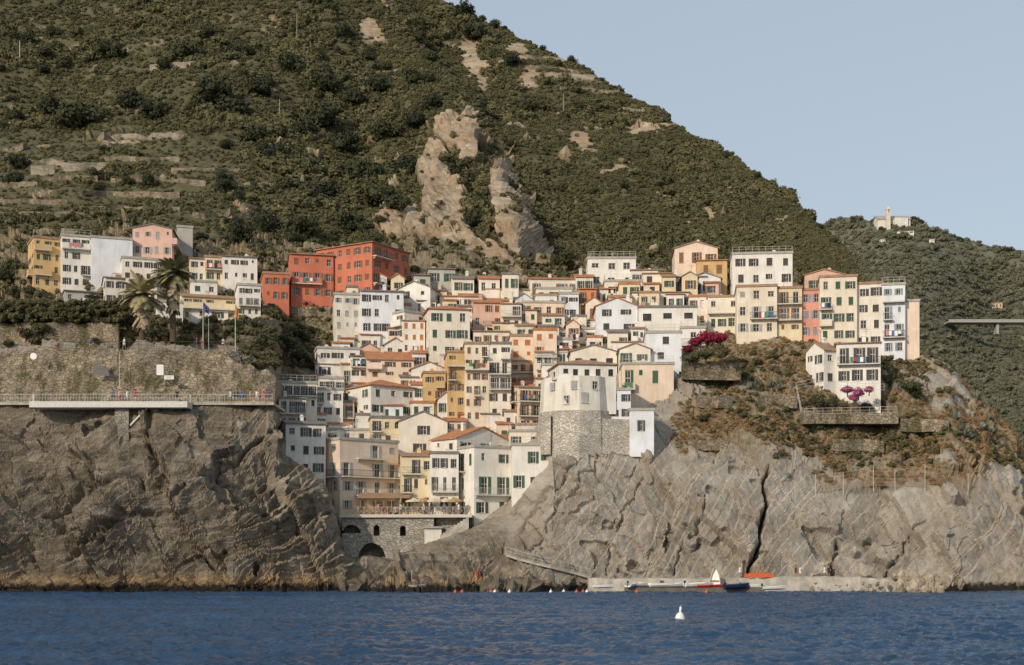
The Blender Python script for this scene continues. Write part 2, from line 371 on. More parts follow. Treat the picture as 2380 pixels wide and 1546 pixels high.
# mountain
SU=np.array([-600,0,400,700,900,1010,1060,1120,1180,1260,1340,1430,1520,1600,1640,1700,1760,1830,1900,1940,1985,2060,2140])
SV=np.array([-700,-620,-420,-220,-90,-4,22,42,70,110,152,195,248,305,335,362,408,462,520,556,612,720,840])
spurU=lambda v: np.interp(v,[-700,0,120,280,400,500,600,700],[700,925,1010,1100,1165,1205,1245,1270])
mu=np.arange(-600,2141,5.);nr_=230
tt=np.linspace(0,1,nr_)
top=np.interp(mu,SU,SV)[:,None];bot=np.interp(mu,[-600,1500,1990,2140],[700,700,790,880])[:,None]
top=top+(fbm(mu*.012,0*mu,0*mu,4,301)-.5)[:,None]*26
Vm=bot+(top-bot)*tt[None,:];Um=mu[:,None]+0*Vm
def Ymf(u,v):
    T=np.clip((640-v)/640,-.3,2.2)
    base=292+np.where(T>0,T*200+np.abs(T)**1.7*120,T*60)
    s=ss(u-spurU(v),-25,45)
    base=base+s*(26+28*np.clip(T,0,1))-18*np.exp(-((u-spurU(v)+20)/90)**2)
    base=base+14*np.sin(u/150+v/210)*(1-s)+9*np.sin(u/95-v/160)*s
    g=np.exp(-((u-(870-.1*v))/60)**2);base=base+g*10
    return base
Ym=Ymf(Um,Vm)
Xm=(Um-U0)*Ym/F;Zm=CH+(V0-Vm)*Ym/F
rough=(fbm(Xm*.03,Ym*.03,Zm*.03,5,5)-.5)*20+(fbm(Xm*.15,Ym*.15,Zm*.15,4,6)-.5)*3
fade=np.clip((1-tt)*6,0.12,1)[None,:]
Nm=grid_normals(Xm,Ym,Zm)
if Nm[100,60,1]>0:Nm=-Nm
big_scars=[(1062,320,44,34),(1085,300,20,24),(1012,400,38,62),(1038,470,50,72),(935,522,56,26),(1172,430,30,66),(1198,510,40,76),(1230,590,44,76),(1110,595,105,32),(1150,640,90,40),(1030,545,60,32),(1095,110,26,60),(1120,180,16,50),(1090,360,22,50)]
blobs=[(1604,505,56,44),(1490,312,64,18),(1345,345,32,28),(1700,440,26,30),(1850,562,34,14),(860,80,45,32),(900,20,30,40),(985,100,14,16),(1250,140,90,10),(1330,180,80,9),(410,158,60,6),(760,232,75,5),(330,322,110,5),
 (170,395,110,12),(225,238,10,6),(960,600,50,40),(1060,650,70,40),(1200,115,40,20),(1650,480,20,60),(1560,460,30,12),(1230,180,30,30),(1430,410,40,9)]
def rockmasks(u,v,n):
    r=0*u;r2=0*u
    for (a,b,ru,rv) in blobs: r=np.maximum(r,1.25-((u-a)/ru)**2-((v-b)/rv)**2)
    for (a,b,ru,rv) in big_scars: r2=np.maximum(r2,2.2-(((u-a)/ru)**2+((v-b)/rv)**2)*1.5)
    return ss(r+(n-.5)*2.2,.45,.9),ss(r2+(n-.5)*2.8,.4,.75)
nzm=fbm(Xm*.12,Ym*.12,Zm*.12,5,15)
rks,rkb=rockmasks(Um,Vm,nzm);rk=np.maximum(rks,rkb)
crag=(ledges(Xm,Ym,Zm,math.radians(65),[(14,40,3.0),(6,18,2.2),(2.6,8,1.3)],44,20)+3+(fbm(Xm*.1,Ym*.1,Zm*.05,4,48)-.5)*12)*rkb*(Vm>250)
dm=(rough+crag)*fade
Xm2=Xm+Nm[...,0]*dm*.6;Ym2=Ym+Nm[...,1]*dm;Zm2=Zm+Nm[...,2]*dm*.6
bx=[];
for j,(dy,dz) in enumerate([(12,-3),(40,-16),(120,-70),(260,-200)]):
    bx.append((Xm2[:,-1]*(1+dy/Ym2[:,-1]*.3),Ym2[:,-1]+dy,np.maximum(Zm2[:,-1]+dz,-5)))
Xa=np.concatenate([Xm2]+[b[0][:,None] for b in bx],1);Ya=np.concatenate([Ym2]+[b[1][:,None] for b in bx],1);Za=np.concatenate([Zm2]+[b[2][:,None] for b in bx],1)
rka=np.concatenate([rk,np.zeros((len(mu),4))],1)
t=NT('mountain_ground');p=t.pos();n=t.noise(p,.35,8,.65);n2=t.noise(t.mapping(p,rot=(0,1.2,0),scale=(.12,.3,.5)),1,9,.7,.5);bl=t.noise(p,.06,4,.6)
g=t.ramp(n,[(.3,(.07,.069,.035)),(.5,(.105,.096,.048)),(.68,(.16,.135,.072))])
r=t.ramp(n2,[(.3,(.18,.138,.092)),(.45,(.34,.268,.185)),(.58,(.45,.37,.27)),(.72,(.54,.465,.36))])
r=t.mix(t.ramp(bl,[(.42,0),(.62,.65)]),r,(.34,.225,.13))
c=t.mix(t.attr('rock'),g,r);t.col(c,.95);t.bump(t.math('ADD',n,n2),1.2,.8);MOUNT=t.m
me,co_m,q_m=sheet_mesh('mountain',Xa,Ya,Za,{'rock':rka},MOUNT,False)
o=add('mountain',me);structure(o,'steep green scrub covered mountain with bare rock scars','mountain')
mt_bvh=BVHTree.FromPolygons(co_m.tolist(),q_m.tolist())
# distant hill
hu=np.arange(1780,2900,8.)
HS=np.interp(hu,[1780,1860,1912,1960,2000,2040,2100,2150,2200,2260,2320,2380,2600,2900],[640,560,520,505,507,520,516,524,541,560,578,582,644,764])
tt2=np.linspace(0,1,90)
Vh=1290+(HS[:,None]-1290)*tt2[None,:];Uh=hu[:,None]+0*Vh
Yh=560+380*((1290-Vh)/790)**1.1+25*np.sin(Uh/130+Vh/90)+18*np.sin(Uh/60-Vh/120)
Xh=(Uh-U0)*Yh/F;Zh=CH+(V0-Vh)*Yh/F
dh=(fbm(Xh*.02,Yh*.02,Zh*.02,5,91)-.5)*30*np.clip((1-tt2)*5,.1,1)[None,:];Yh2=Yh+dh
Xh=(Uh-U0)*Yh2/F;Zh=CH+(V0-Vh)*Yh2/F
Xh3=np.concatenate([Xh,Xh[:,-1:]*1.03,Xh[:,-1:]*1.1],1);Yh3=np.concatenate([Yh2,Yh2[:,-1:]+40,Yh2[:,-1:]+250],1);Zh3=np.concatenate([Zh,Zh[:,-1:]-12,Zh[:,-1:]*0],1)
t=NT('distant_hill_ground_hazed');p=t.pos();n=t.noise(p,.12,8,.65)
t.col(t.ramp(n,[(.3,(.11,.115,.075)),(.55,(.15,.145,.10)),(.72,(.20,.18,.13))]),.95);t.bump(n,2,.6)  # aerial haze is painted into these paler ground colours
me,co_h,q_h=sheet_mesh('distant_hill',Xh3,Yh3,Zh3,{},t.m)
o=add('distant_hill',me);structure(o,'haze-tinted green wooded hill behind the village headland','hill')
hl_bvh=BVHTree.FromPolygons(co_h.tolist(),q_h.tolist())
cam0=Vector((0,0,CH))
def ray(u,v,bvhs=(near_bvh,mt_bvh,hl_bvh)):
    for tr in range(14):
        d=Vector(((u-U0)/F,1,(V0-(v+tr*4))/F))
        d.normalize();best=None
        for b in bvhs:
            h=b.ray_cast(cam0,d)
            if h[0] is not None and (best is None or h[3]<best[1]): best=(h[0],h[3])
        if best: return best[0]
    return P(u,v,300)
# ------------------------------------------------------------------ foliage
def crown_mesh(name,seed,nleaf,lumps,leaf,mat,core=.8,flat=.8):
    rs=random.Random(seed);mb=MB()
    cs=[]
    for i in range(lumps):
        a=rs.uniform(0,6.28);r=rs.uniform(.15,.62) if i else 0
        cs.append((Vector((math.cos(a)*r,math.sin(a)*r,rs.uniform(.35,1.0)*flat)),rs.uniform(.32,.55)))
    for c,r in cs:
        if core>0:
            nlat,nlon=4,6;i0=len(mb.v)
            for a in range(nlat+1):
                th=math.pi*a/nlat
                for b in range(nlon):
                    ph=2*math.pi*b/nlon;rr=r*core*rs.uniform(.8,1.1)
                    mb.v.append(tuple(c+Vector((math.sin(th)*math.cos(ph),math.sin(th)*math.sin(ph),math.cos(th)*.85))*rr))
            for a in range(nlat):
                for b in range(nlon):
                    k=i0+a*nlon+b;k2=i0+a*nlon+(b+1)%nlon
                    mb.f.append((k,k+nlon,k2+nlon,k2));mb.mi.append(0)
        for k in range(nleaf//lumps):
            d=Vector((rs.gauss(0,1),rs.gauss(0,1),rs.gauss(.25,1))).normalized()
            q=c+Vector((d.x,d.y,d.z*.85))*r*rs.uniform(.82,1.2)
            nn=(d+Vector((rs.gauss(0,.5),rs.gauss(0,.5),rs.gauss(0,.5)))).normalized()
            x=nn.orthogonal().normalized();y=nn.cross(x);an=rs.uniform(0,6.28)
            x,y=x*math.cos(an)+y*math.sin(an),y*math.cos(an)-x*math.sin(an)
            s=leaf*rs.uniform(.6,1.3)
            mb.quad(q-x*s-y*s*.5,q+x*s*.2-y*s*.6,q+x*s+y*s*.4,q-x*s*.3+y*s*.7)
    return mb.mesh(name,[mat])
def proto_coll(name,mat,n,nleaf,leaf,flat,seed,core=.86):
    c=bpy.data.collections.new(name)
    for i in range(n):
        me=crown_mesh(name+'_clump',seed+i,nleaf,5+i%3,leaf,mat,core,flat)
        ob=bpy.data.objects.new(name+'_clump',me);c.objects.link(ob)
    return c
def scatter(name,label,pts,sc,coll,cat='vegetation'):
    pts=np.asarray(pts,np.float32);me=bpy.data.meshes.new(name);me.vertices.add(len(pts));me.vertices.foreach_set('co',pts.ravel())
    a=me.attributes.new('bs','FLOAT','POINT');a.data.foreach_set('value',np.asarray(sc,np.float32))
    rr=np.zeros((len(pts),3),np.float32);rr[:,2]=np.random.RandomState(3).uniform(0,6.28,len(pts))
    b=me.attributes.new('br','FLOAT_VECTOR','POINT');b.data.foreach_set('vector',rr.ravel())
    o=add(name,me);o['kind']='stuff';o['label']=label;o['category']=cat
    g=bpy.data.node_groups.new(name+'_scatter','GeometryNodeTree')
    g.interface.new_socket('Geometry',in_out='INPUT',socket_type='NodeSocketGeometry');g.interface.new_socket('Geometry',in_out='OUTPUT',socket_type='NodeSocketGeometry')
    i=g.nodes.new('NodeGroupInput');ou=g.nodes.new('NodeGroupOutput');ip=g.nodes.new('GeometryNodeInstanceOnPoints')
    ci=g.nodes.new('GeometryNodeCollectionInfo');ci.inputs['Collection'].default_value=coll;ci.inputs['Separate Children'].default_value=True;ci.inputs['Reset Children'].default_value=True
    n1=g.nodes.new('GeometryNodeInputNamedAttribute');n1.data_type='FLOAT';n1.inputs[0].default_value='bs'
    n2=g.nodes.new('GeometryNodeInputNamedAttribute');n2.data_type='FLOAT_VECTOR';n2.inputs[0].default_value='br'
    L=g.links.new;L(i.outputs[0],ip.inputs['Points']);L(ci.outputs[0],ip.inputs['Instance']);ip.inputs['Pick Instance'].default_value=True
    L(n1.outputs[0],ip.inputs['Scale']);L(n2.outputs[0],ip.inputs['Rotation']);L(ip.outputs[0],ou.inputs[0])
    m=o.modifiers.new('scatter','NODES');m.node_group=g
    return o
rng=np.random.RandomState(11)
def sample_sheet(X,Y,Z,A,n):
    nu,nv=X.shape;i=rng.randint(0,nu-1,n);j=rng.randint(0,nv-1,n);a=rng.rand(n);b=rng.rand(n)
    def L(G): return (G[i,j]*(1-a)+G[i+1,j]*a)*(1-b)+(G[i,j+1]*(1-a)+G[i+1,j+1]*a)*b
    return [L(G) for G in (X,Y,Z)]+[L(G) for G in A]
cg=proto_coll('scrub',GREEN,7,150,.17,.75,100)
cd=proto_coll('drygrass',DRY,6,170,.13,.55,200,.5)
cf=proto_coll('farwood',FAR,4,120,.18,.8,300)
x,y,z,rk_s,us_,vs_=sample_sheet(Xm2,Ym2,Zm2,[rk,Um,Vm],84000)
wob=vnoise(x*.02,y*.02,z*0,8)*9
terr=((np.abs(((z+wob)%8.0)-4)>3.2)&(us_<620)&(vs_>290)&(vs_<520)) | ((np.abs(((z+wob)%5.5)-2.7)>2.0)&(us_>1190)&(vs_<300))
terr2=(np.abs(((z+wob*1.5)%12.0)-6)>5.3)&(vnoise(x*.03,y*.03,z*.03,63)>.5)
keep=(rng.rand(len(x))>rk_s*.97)&~(terr&(rng.rand(len(x))<.85))&~(terr2&(rng.rand(len(x))<.7))&(rng.rand(len(x))<.62+.8*vnoise(x*.05,y*.05,z*.05,61))&(vs_>-60)&(us_>-60)
x,y,z,us_,vs_=x[keep],y[keep],z[keep],us_[keep],vs_[keep]
clump=vnoise(x*.035,y*.035,z*.035,62)*.6+vnoise(x*.09,y*.09,z*.09,65)*.4
sc=rng.uniform(.55,1.3,len(x))*(1+1.5*(clump>.58)*(rng.rand(len(x))<.55))*(1+(y-300)/700)
sc=np.where((us_<560)&(vs_>300),sc*.65,sc);sc=np.where(us_>1200,sc*.8,sc)
scatter('mountain_scrub','dense olive green scrub covering the mountainside',np.stack([x,y,z-.35*sc],1),sc,cg)
x,y,z,vg_,us_,vs_=sample_sheet(Xd,Yd,Zd,[veg,Ug,Vg],90000)
green=(vg_>.3)&((us_<800)|(vs_<700))&(rng.rand(len(x))<.32)
scg=rng.uniform(.4,1.3,green.sum())
scatter('hillside_shrubs','low green shrubs on the garden terraces by the village',np.stack([x[green],y[green],z[green]-.2],1),scg,cg)
dry=(vg_>.25)&(us_>1540)&(vs_>=700)&(rng.rand(len(x))<.8)&(vnoise(x*.15,y*.15,z*.15,64)>.33)
scd=rng.uniform(.15,.5,dry.sum())*(1+.5*(rng.rand(dry.sum())<.15))
scatter('dry_grass_cover','dry tan and rust grass on the headland',np.stack([x[dry],y[dry],z[dry]-.08],1),scd,cd)
gr2=(vg_>.2)&(us_>1540)&(vs_>=700)&(rng.rand(len(x))<.22)&(vnoise(x*.12,y*.12,z*.12,66)>.56)
scatter('headland_shrubs','low green shrubs dotted over the headland slope',np.stack([x[gr2],y[gr2],z[gr2]-.12],1),rng.uniform(.25,.85,gr2.sum()),cg)
x,y,z,us_=sample_sheet(Xh,Yh2,Zh,[Uh],17000)
scatter('distant_woodland','haze-tinted woodland mass on the distant hill',np.stack([x,y,z-1],1),rng.uniform(1.2,2.6,len(x))*(1+.7*(rng.rand(len(x))<.12)),cf)
TC=[crown_mesh('tree_crown',500+i,1100,10,.085,TREEG,.6,.95) for i in range(5)]
def trunk_mesh(seed):
    rs=random.Random(seed);mb=MB()
    mb.tube([(0,0,-.5),(.03,.02,.2),(.0,.05,.6)],[.09,.07,.05],7)
    for k in range(4):
        a=k*1.6+rs.random();mb.tube([(0,.04,.3+.06*k),(math.cos(a)*.25,math.sin(a)*.25,.6),(math.cos(a)*.45,math.sin(a)*.45,.9)],[.045,.03,.012],5)
    return mb.mesh('tree_trunk',[BARK],True)
TT=[trunk_mesh(i) for i in range(3)]
def tree(u,v,rpx,name='tree',label='dark green holm oak standing on the scrub slope',grp='trees scattered over the mountainside'):
    h=ray(u,v+rpx*.6)
    r=rpx*h.y/F*1.15
    e=add(name,None,None,h-Vector((0,0,.1*r)),(0,0,random.uniform(0,6.28)),(r,r,r*random.uniform(.85,1.1)))
    thing(e,label,'tree',grp)
    add('trunk',random.choice(TT),e);add('crown',random.choice(TC),e)
for (u,v,r) in [(180,270,52),(120,250,35),(490,215,50),(540,250,40),(745,275,50),(700,300,36),(880,450,46),(925,470,30),(850,400,40),(940,385,34),(1105,515,28),(1100,420,32),(1125,460,26),(1080,385,24),(1115,370,20),
   (1230,245,24),(1340,248,20),(1095,75,32),(1074,26,26),(1330,140,13),(812,515,36),(700,525,36),(560,545,32),(620,520,30),(40,378,26),(35,415,26),(988,512,14),(1440,240,12),(1190,140,22),(230,435,14),(1310,600,28),(1280,550,24),
   (640,350,35),(590,310,35),(350,260,34),(300,230,30),(800,330,36),(900,300,35),(970,280,30),(1005,240,26),(660,800,30),(700,780,28),(620,790,24),(860,560,26),(1500,640,10),(1670,560,12),(1690,610,14),(1755,460,16),(1700,600,16),(1550,560,16),(30,620,24),(90,655,18),
   (760,200,40),(820,230,34),(600,200,32),(420,120,34),(250,120,36),(100,130,30),(680,150,30),(560,120,28),(880,200,34),(300,420,16),(520,420,22),(660,430,26),(760,440,30),(960,180,26)]:
    tree(u,v,r)
rs=random.Random(5)
for k in range(130):
    u=rs.uniform(-20,1850);v=rs.uniform(-10,560)
    if v<np.interp(u,SU,SV)+15: continue
    if u<450 and v>300 and rs.random()<.7: continue
    m=max(float(q[0]) for q in rockmasks(np.array([u]),np.array([v]),np.array([.5])))
    if m>.3: continue
    tree(u,v,rs.uniform(10,24) if u<1150 else rs.uniform(6,13))
for (u,v,r) in [(1120,44,12),(1150,58,14),(1170,66,10),(1260,112,9),(1400,185,7),(1520,252,7),(1640,338,9),(1690,362,10),(1760,412,12),(1820,455,11),(1870,500,12),(1905,528,12),(1935,560,12)]: tree(u,v,r)
# ------------------------------------------------------------------ windows etc
GL=glassmat()
def win_mesh():
    mb=MB();mb.quad((-.5,.03,0),(.5,.03,0),(.5,.03,1),(-.5,.03,1),0)
    for x0,x1 in ((-.5,-.41),(.41,.5),(-.04,.04)): mb.box(x0,-.03,0,x1,.02,1,1)
    for z0,z1 in ((0,.05),(.95,1),(.56,.6)): mb.box(-.409,-.028,z0,-.041,.018,z1,1);mb.box(.041,-.028,z0,.409,.018,z1,1)
    mb.box(-.6,-.24,-.05,.6,-.14,-.002,2)
    return mb
_wf={k:simple('window_frame_'+k,c,.6,.15) for k,c in {'white':(.55,.52,.47),'dark':(.08,.06,.045),'brown':(.22,.12,.06)}.items()}
WIN={k:win_mesh().mesh('window',[GL,_wf[k],SLAB]) for k in _wf}
SHM={}
def shm(k):
    if k not in SHM:
        mb=MB();mb.box(-.24,-.025,.0,.24,.02,1);
        SHM[k]=mb.mesh('shutter',[shutmat(k)])
    return SHM[k]
BALC={}
def balc(w,d,solid,railm):
    key=(round(w*2)/2,d,solid,railm.name)
    if key not in BALC:
        w=key[0];a=MB();a.box(-w/2,-d,-.18,w/2,.02,0)
        for sx_ in (-w/2+.3,w/2-.3): a.prism([(-.75*d,-.18),(0,-.6),(0,-.18)],'x',sx_-.08,sx_+.08)
        b=MB()
        if solid:
            b.box(-w/2,-d,0.002,w/2,-d+.1,.95);b.box(-w/2,-d+.101,.002,-w/2+.1,0,.95);b.box(w/2-.1,-d+.101,.002,w/2,0,.95)
        else:
            for z_ in (.12,.98):
                b.box(-w/2,-d,z_-.025,w/2,-d+.04,z_+.025);b.box(-w/2,-d+.041,z_-.02,-w/2+.04,0,z_+.02);b.box(w/2-.04,-d+.041,z_-.02,w/2,0,z_+.02)
            n=int(w/.2)
            for i in range(n+1):
                x_=-w/2+.03+i*(w-.06)/n;b.box(x_-.012,-d+.01,.005,x_+.012,-d+.03,.955)
        BALC[key]=(a.mesh('balcony',[SLAB]),b.mesh('railing',[railm]))
    return BALC[key]
STO={1:'one-storey',2:'two-storey',3:'three-storey',4:'four-storey',5:'five-storey',6:'six-storey'}
WN={'white':'white','bluewhite':'pale white','cream':'cream','peach':'peach','pink':'salmon pink','rose':'rose red','red':'brick red','ochre':'ochre','yellow':'pale yellow','beige':'beige','grey':'grey','orange':'burnt orange','sand':'sand coloured','stonewhite':'weathered white'}
RN={'terra':'terracotta tiled roof','slate':'grey slate roof','brown':'brown tiled roof','concrete':'flat roof','old':'faded tiled roof'}
SN={'green':'green','dark':'dark','brown':'brown','orange':'orange','grey':'grey','greyblue':'blue grey'}
hcount=[0]
laundry_spots=[]
def wallface(mb,W,z0,z1,ops,fn,m=0,rec=.2):
    xs=sorted(set([0,W]+[v for o in ops for v in (o[0],o[2])]));zs=sorted(set([z0,z1]+[v for o in ops for v in (o[1],o[3])]))
    for i in range(len(xs)-1):
        for j in range(len(zs)-1):
            cx=(xs[i]+xs[i+1])/2;cz=(zs[j]+zs[j+1])/2
            if any(o[0]<cx<o[2] and o[1]<cz<o[3] for o in ops): continue
            mb.quad(fn(xs[i],0,zs[j]),fn(xs[i+1],0,zs[j]),fn(xs[i+1],0,zs[j+1]),fn(xs[i],0,zs[j+1]),m)
    for a,b,c,d in ops:
        mb.quad(fn(a,0,b),fn(a,rec+.05,b),fn(a,rec+.05,d),fn(a,0,d),m);mb.quad(fn(c,0,b),fn(c,rec+.05,b),fn(c,rec+.05,d),fn(c,0,d),m)
        mb.quad(fn(a,0,b),fn(c,0,b),fn(c,rec+.05,b),fn(a,rec+.05,b),m);mb.quad(fn(a,0,d),fn(c,0,d),fn(c,rec+.05,d),fn(a,rec+.05,d),m)
def house(u0,uc,u1,vt,vb,wall='white',roof='flat',rise=1.2,rc=None,sh='green',cl=None,cr=None,rows=None,bal=.15,dY=0,a=None,ext=5,depth=8,label=None,name='house',fr='white',pc=.35,rail=False,big=False,wallmat=None,Y=None,solid=None,chim=True,cat='house'):
    hcount[0]+=1;rs=random.Random(hcount[0]*17+3)
    if roof=='flat' and not rail and rc is None and name=='house' and chim and rs.random()<.4:
        roof='gx';rise=rs.uniform(.5,.9);rc=rs.choice(['old','terra','slate','old'])
    if rc is None: rc='concrete' if roof=='flat' else 'terra'
    if Y is None:
        Y=Yb=Yv(vb)-4+dY
        if vb<940:
            hits=[ray(q_,vb,(near_bvh,)).y for q_ in (u0+3,(u0+u1)/2,u1-3)]
            Y=max(Yb-13,min(Yb,min(hits)-.8))
    k=(uc-U0)/F
    wl=(uc-u0)*Y/F;wrr=(u1-uc)*Y/F
    if a is None:
        if wl<.2: a=2
        elif wl<=wrr: a=math.degrees(math.asin(min(.64,wl/depth)))
        else: a=90-math.degrees(math.asin(min(.64,max(.02,wrr/depth))))
    A=math.radians(a)-math.atan(k);ca,sa=math.cos(A),math.sin(A)
    C=P(uc,vb,Y);H=(vb-vt)*Y/F
    k1=(u1-U0)/F;W=(k1*Y-C.x)/(ca-k1*sa) if wrr>.2 else depth
    k0_=(u0-U0)/F;D=(C.x-k0_*Y)/(sa+k0_*ca) if wl>.2 else depth
    W=min(max(W,1.5),40);D=min(max(D,1.5),40)
    e=add(name,None,None,C,(0,0,A))
    st=rows or max(1,round(H/3.0))
    sto=H/st
    if label is None:
        label='%s %s plaster house with %s shutters and %s'%(STO[min(st,6)],WN[wall],SN[sh],RN[rc])
    thing(e,label,cat,'plaster houses stacked on the village slope' if name=='house' else None)
    mb=MB();pm=wallmat or plaster(wall)
    faces=[('F',W,cr,lambda s,d,z:(s,d,z)),('L',D,cl,lambda s,d,z:(d,D-s,z))]
    for tag,wid,nc,fn in faces:
        ops=[]
        if nc is None: nc=max(1,round(wid/2.7)) if wid>1.8 else 0
        if (tag=='L' and wl<.5) or (tag=='F' and wrr<.5): nc=0
        sp=wid/max(nc,1)
        for r in range(st):
            fz=r*sto
            balr=None
            if nc and rs.random()<bal and (r>0 or st==1):
                n=rs.randint(1,nc);s0=rs.randint(0,nc-n);balr=(s0,s0+n)
            for c in range(nc):
                if rs.random()<.08 and not big: continue
                inb=balr and balr[0]<=c<balr[1]
                w=min(1.0 if not big else 1.8,sp*.44)*(rs.uniform(.78,1.05) if not big else 1)
                h=sto*(rs.uniform(.44,.52) if not inb else .74)*(1 if not big else .9);zb=fz+sto*(.28 if not inb else .06)
                if r==st-1 and not inb and rs.random()<.25: h*=.7;zb+=.12*sto
                cx=(c+.5)*sp+rs.uniform(-.09,.09)*sp
                if rs.random()<.10 and not inb and not big: w*=.65;h*=.6;zb+=.2*sto
                ops.append((cx-w/2,zb,cx+w/2,zb+h))
                rot=0 if tag=='F' else -math.pi/2
                pos=fn(cx,.18,zb)
                wo=add('window',WIN[fr],e,pos,(0,0,rot),(w,1,h))
                q=rs.random()
                if big: continue
                if q<pc and not inb:
                    for sx_ in (-.25,.25): add('shutter',shm(sh),wo,(sx_,-.09,0))
                elif q<.88:
                    for sx_ in (-.76,.76):
                        if cx+sx_*w*1.35<0.05 or cx+sx_*w*1.35>wid-.05: continue
                        add('shutter',shm(sh),wo,(sx_,-.21,0))
            if balr:
                bw=(balr[1]-balr[0])*sp-.2;sol=(rs.random()<.25) if solid is None else solid
                rm=IRON if rs.random()<.6 else (STEEL if not sol else pm)
                if sol: rm=pm
                bm,rm_=balc(max(1.2,bw),.9,sol,rm)
                rot=0 if tag=='F' else -math.pi/2
                bo=add('balcony',bm,e,fn((balr[0]+balr[1])/2*sp,0,fz+sto*.05),(0,0,rot));add('railing',rm_,bo)
                if rs.random()<.3: laundry_spots.append((e,fn((balr[0]+balr[1])/2*sp,-.97,fz+sto*.05+.15),rot,bw))
        wallface(mb,wid,-ext,H,ops,fn)
    mb.quad((W,0,-ext),(W,D,-ext),(W,D,H),(W,0,H));mb.quad((W,D,-ext),(0,D,-ext),(0,D,H),(W,D,H))
    if roof=='gy':
        for y_ in (0,D): mb.poly([(0,y_,H),(W,y_,H),(W/2,y_,H+rise)])
    if roof=='gx':
        for x_ in (0,W): mb.poly([(x_,0,H),(x_,D,H),(x_,D/2,H+rise)])
    add('wall',mb.mesh('wall',[pm]),e)
    rb=MB();o_=.35;th=.16;z0=.012
    if roof=='flat':
        o2=.14;rb.box(-o2,-o2,H+.005,W+o2,D+o2,H+.2)
        for bx_ in ((-o2,-o2,W+o2,-o2+.16),(-o2,D+o2-.16,W+o2,D+o2),(-o2,-o2+.161,-o2+.16,D+o2-.161),(W+o2-.16,-o2+.161,W+o2,D+o2-.161)):
            rb.box(bx_[0],bx_[1],H+.201,bx_[2],bx_[3],H+.42)
    elif roof=='gy':
        s=rise/(W/2);rb.prism([(-o_,H-o_*s+z0),(W/2,H+rise+z0),(W+o_,H-o_*s+z0),(W+o_,H-o_*s+th),(W/2,H+rise+th+.05),(-o_,H-o_*s+th)],'y',-o_*.6,D+o_*.6)
    elif roof=='gx':
        s=rise/(D/2);rb.prism([(-o_,H-o_*s+z0),(D/2,H+rise+z0),(D+o_,H-o_*s+z0),(D+o_,H-o_*s+th),(D/2,H+rise+th+.05),(-o_,H-o_*s+th)],'x',-o_*.6,W+o_*.6)
    elif roof=='shed':
        rb.prism([(-o_,H+z0),(D+o_,H+z0),(D+o_,H+rise+th),(-o_,H+th+.02)],'x',-o_*.5,W+o_*.5)
    elif roof=='hip':
        b0=[(-o_,-o_),(W+o_,-o_),(W+o_,D+o_),(-o_,D+o_)]
        if W>=D: r0=(D/2,D/2);r1=(W-D/2,D/2)
        else: r0=(W/2,W/2);r1=(W/2,D-W/2)
        rb.box(-o_,-o_,H+.004,W+o_,D+o_,H+.14)
        z1=H+.145;R0=(r0[0],r0[1],H+rise+.14);R1=(r1[0],r1[1],H+rise+.14);B=[(x_,y_,z1) for x_,y_ in b0]
        if W>=D:
            rb.poly([B[0],B[1],R1,R0]);rb.poly([B[1],B[2],R1]);rb.poly([B[2],B[3],R0,R1]);rb.poly([B[3],B[0],R0])
        else:
            rb.poly([B[0],B[1],R0]);rb.poly([B[1],B[2],R1,R0]);rb.poly([B[2],B[3],R1]);rb.poly([B[3],B[0],R0,R1])
    ro=add('roof',rb.mesh('roof',[roofmat(rc)]),e)
    if chim and rs.random()<.75:
        cb=MB();cx=W*rs.uniform(.2,.8);cy=D*rs.uniform(.3,.7);zt=H+(rise if roof!='flat' else .2)
        cb.box(cx-.28,cy-.28,H,cx+.28,cy+.28,zt+.7);cb.box(cx-.36,cy-.36,zt+.705,cx+.36,cy+.36,zt+.8);cb.box(cx-.2,cy-.2,zt+.805,cx+.2,cy+.2,zt+1.0)
        add('chimney',cb.mesh('chimney',[pm]),ro)
    if rail:
        b=MB();w=W
        for z_ in (.5,.95): b.box(.02,.02,H+.42+z_-.03,W-.02,.07,H+.42+z_+.01);b.box(.02,.071,H+.42+z_-.03,.07,D,H+.42+z_+.01)
        n=int(W/1.2)+1
        for i in range(n+1): x_=.05+i*(W-.1)/n;b.box(x_-.025,.03,H+.423,x_+.025,.06,H+1.33)
        add('terrace_railing',b.mesh('terrace_railing',[STEEL]),e)
    if rs.random()<.4:
        b=MB();ax=W*rs.uniform(.2,.8);zt=H+(rise if roof!='flat' else .2);b.box(ax-.02,D/2-.02,H,ax+.02,D/2+.02,zt+2.2);b.box(ax-.5,D/2-.015,zt+2.0,ax+.5,D/2+.015,zt+2.03);b.box(ax-.35,D/2-.015,zt+1.7,ax+.35,D/2+.015,zt+1.73)
        add('antenna',b.mesh('antenna',[IRON]),e)
    return e
h=house
# -- upper village cluster beyond the promenade
h(65,78,142,552,668,'ochre','flat',sh='green',cr=3,rows=4,bal=.7,rc='old',label='ochre four-storey house with green shutters and rows of balconies')
h(142,142,212,548,668,'white','flat',sh='dark',cr=3,rows=4,bal=.6,rail=True)
h(212,212,308,552,668,'bluewhite','flat',cr=0,cl=0,rows=4,label='house front wrapped in white scaffolding sheeting',name='scaffolded_house',chim=False,dY=.5)
h(308,400,412,533,600,'pink','gx',.8,'slate',sh='grey',cl=4,cr=1,rows=2,bal=.3,dY=-2)
h(408,412,448,528,580,'grey','flat',cr=0,dY=4,chim=False,label='small plain grey concrete block house without shutters')
h(283,283,380,600,652,'cream','flat',sh='dark',cr=4,rows=2,bal=.5,dY=-3)
h(442,442,478,600,656,'cream','gx',.5,'old',sh='dark',cr=2,rows=2)
h(476,476,517,598,656,'yellow','flat',sh='green',cr=2,rows=2,rc='old')
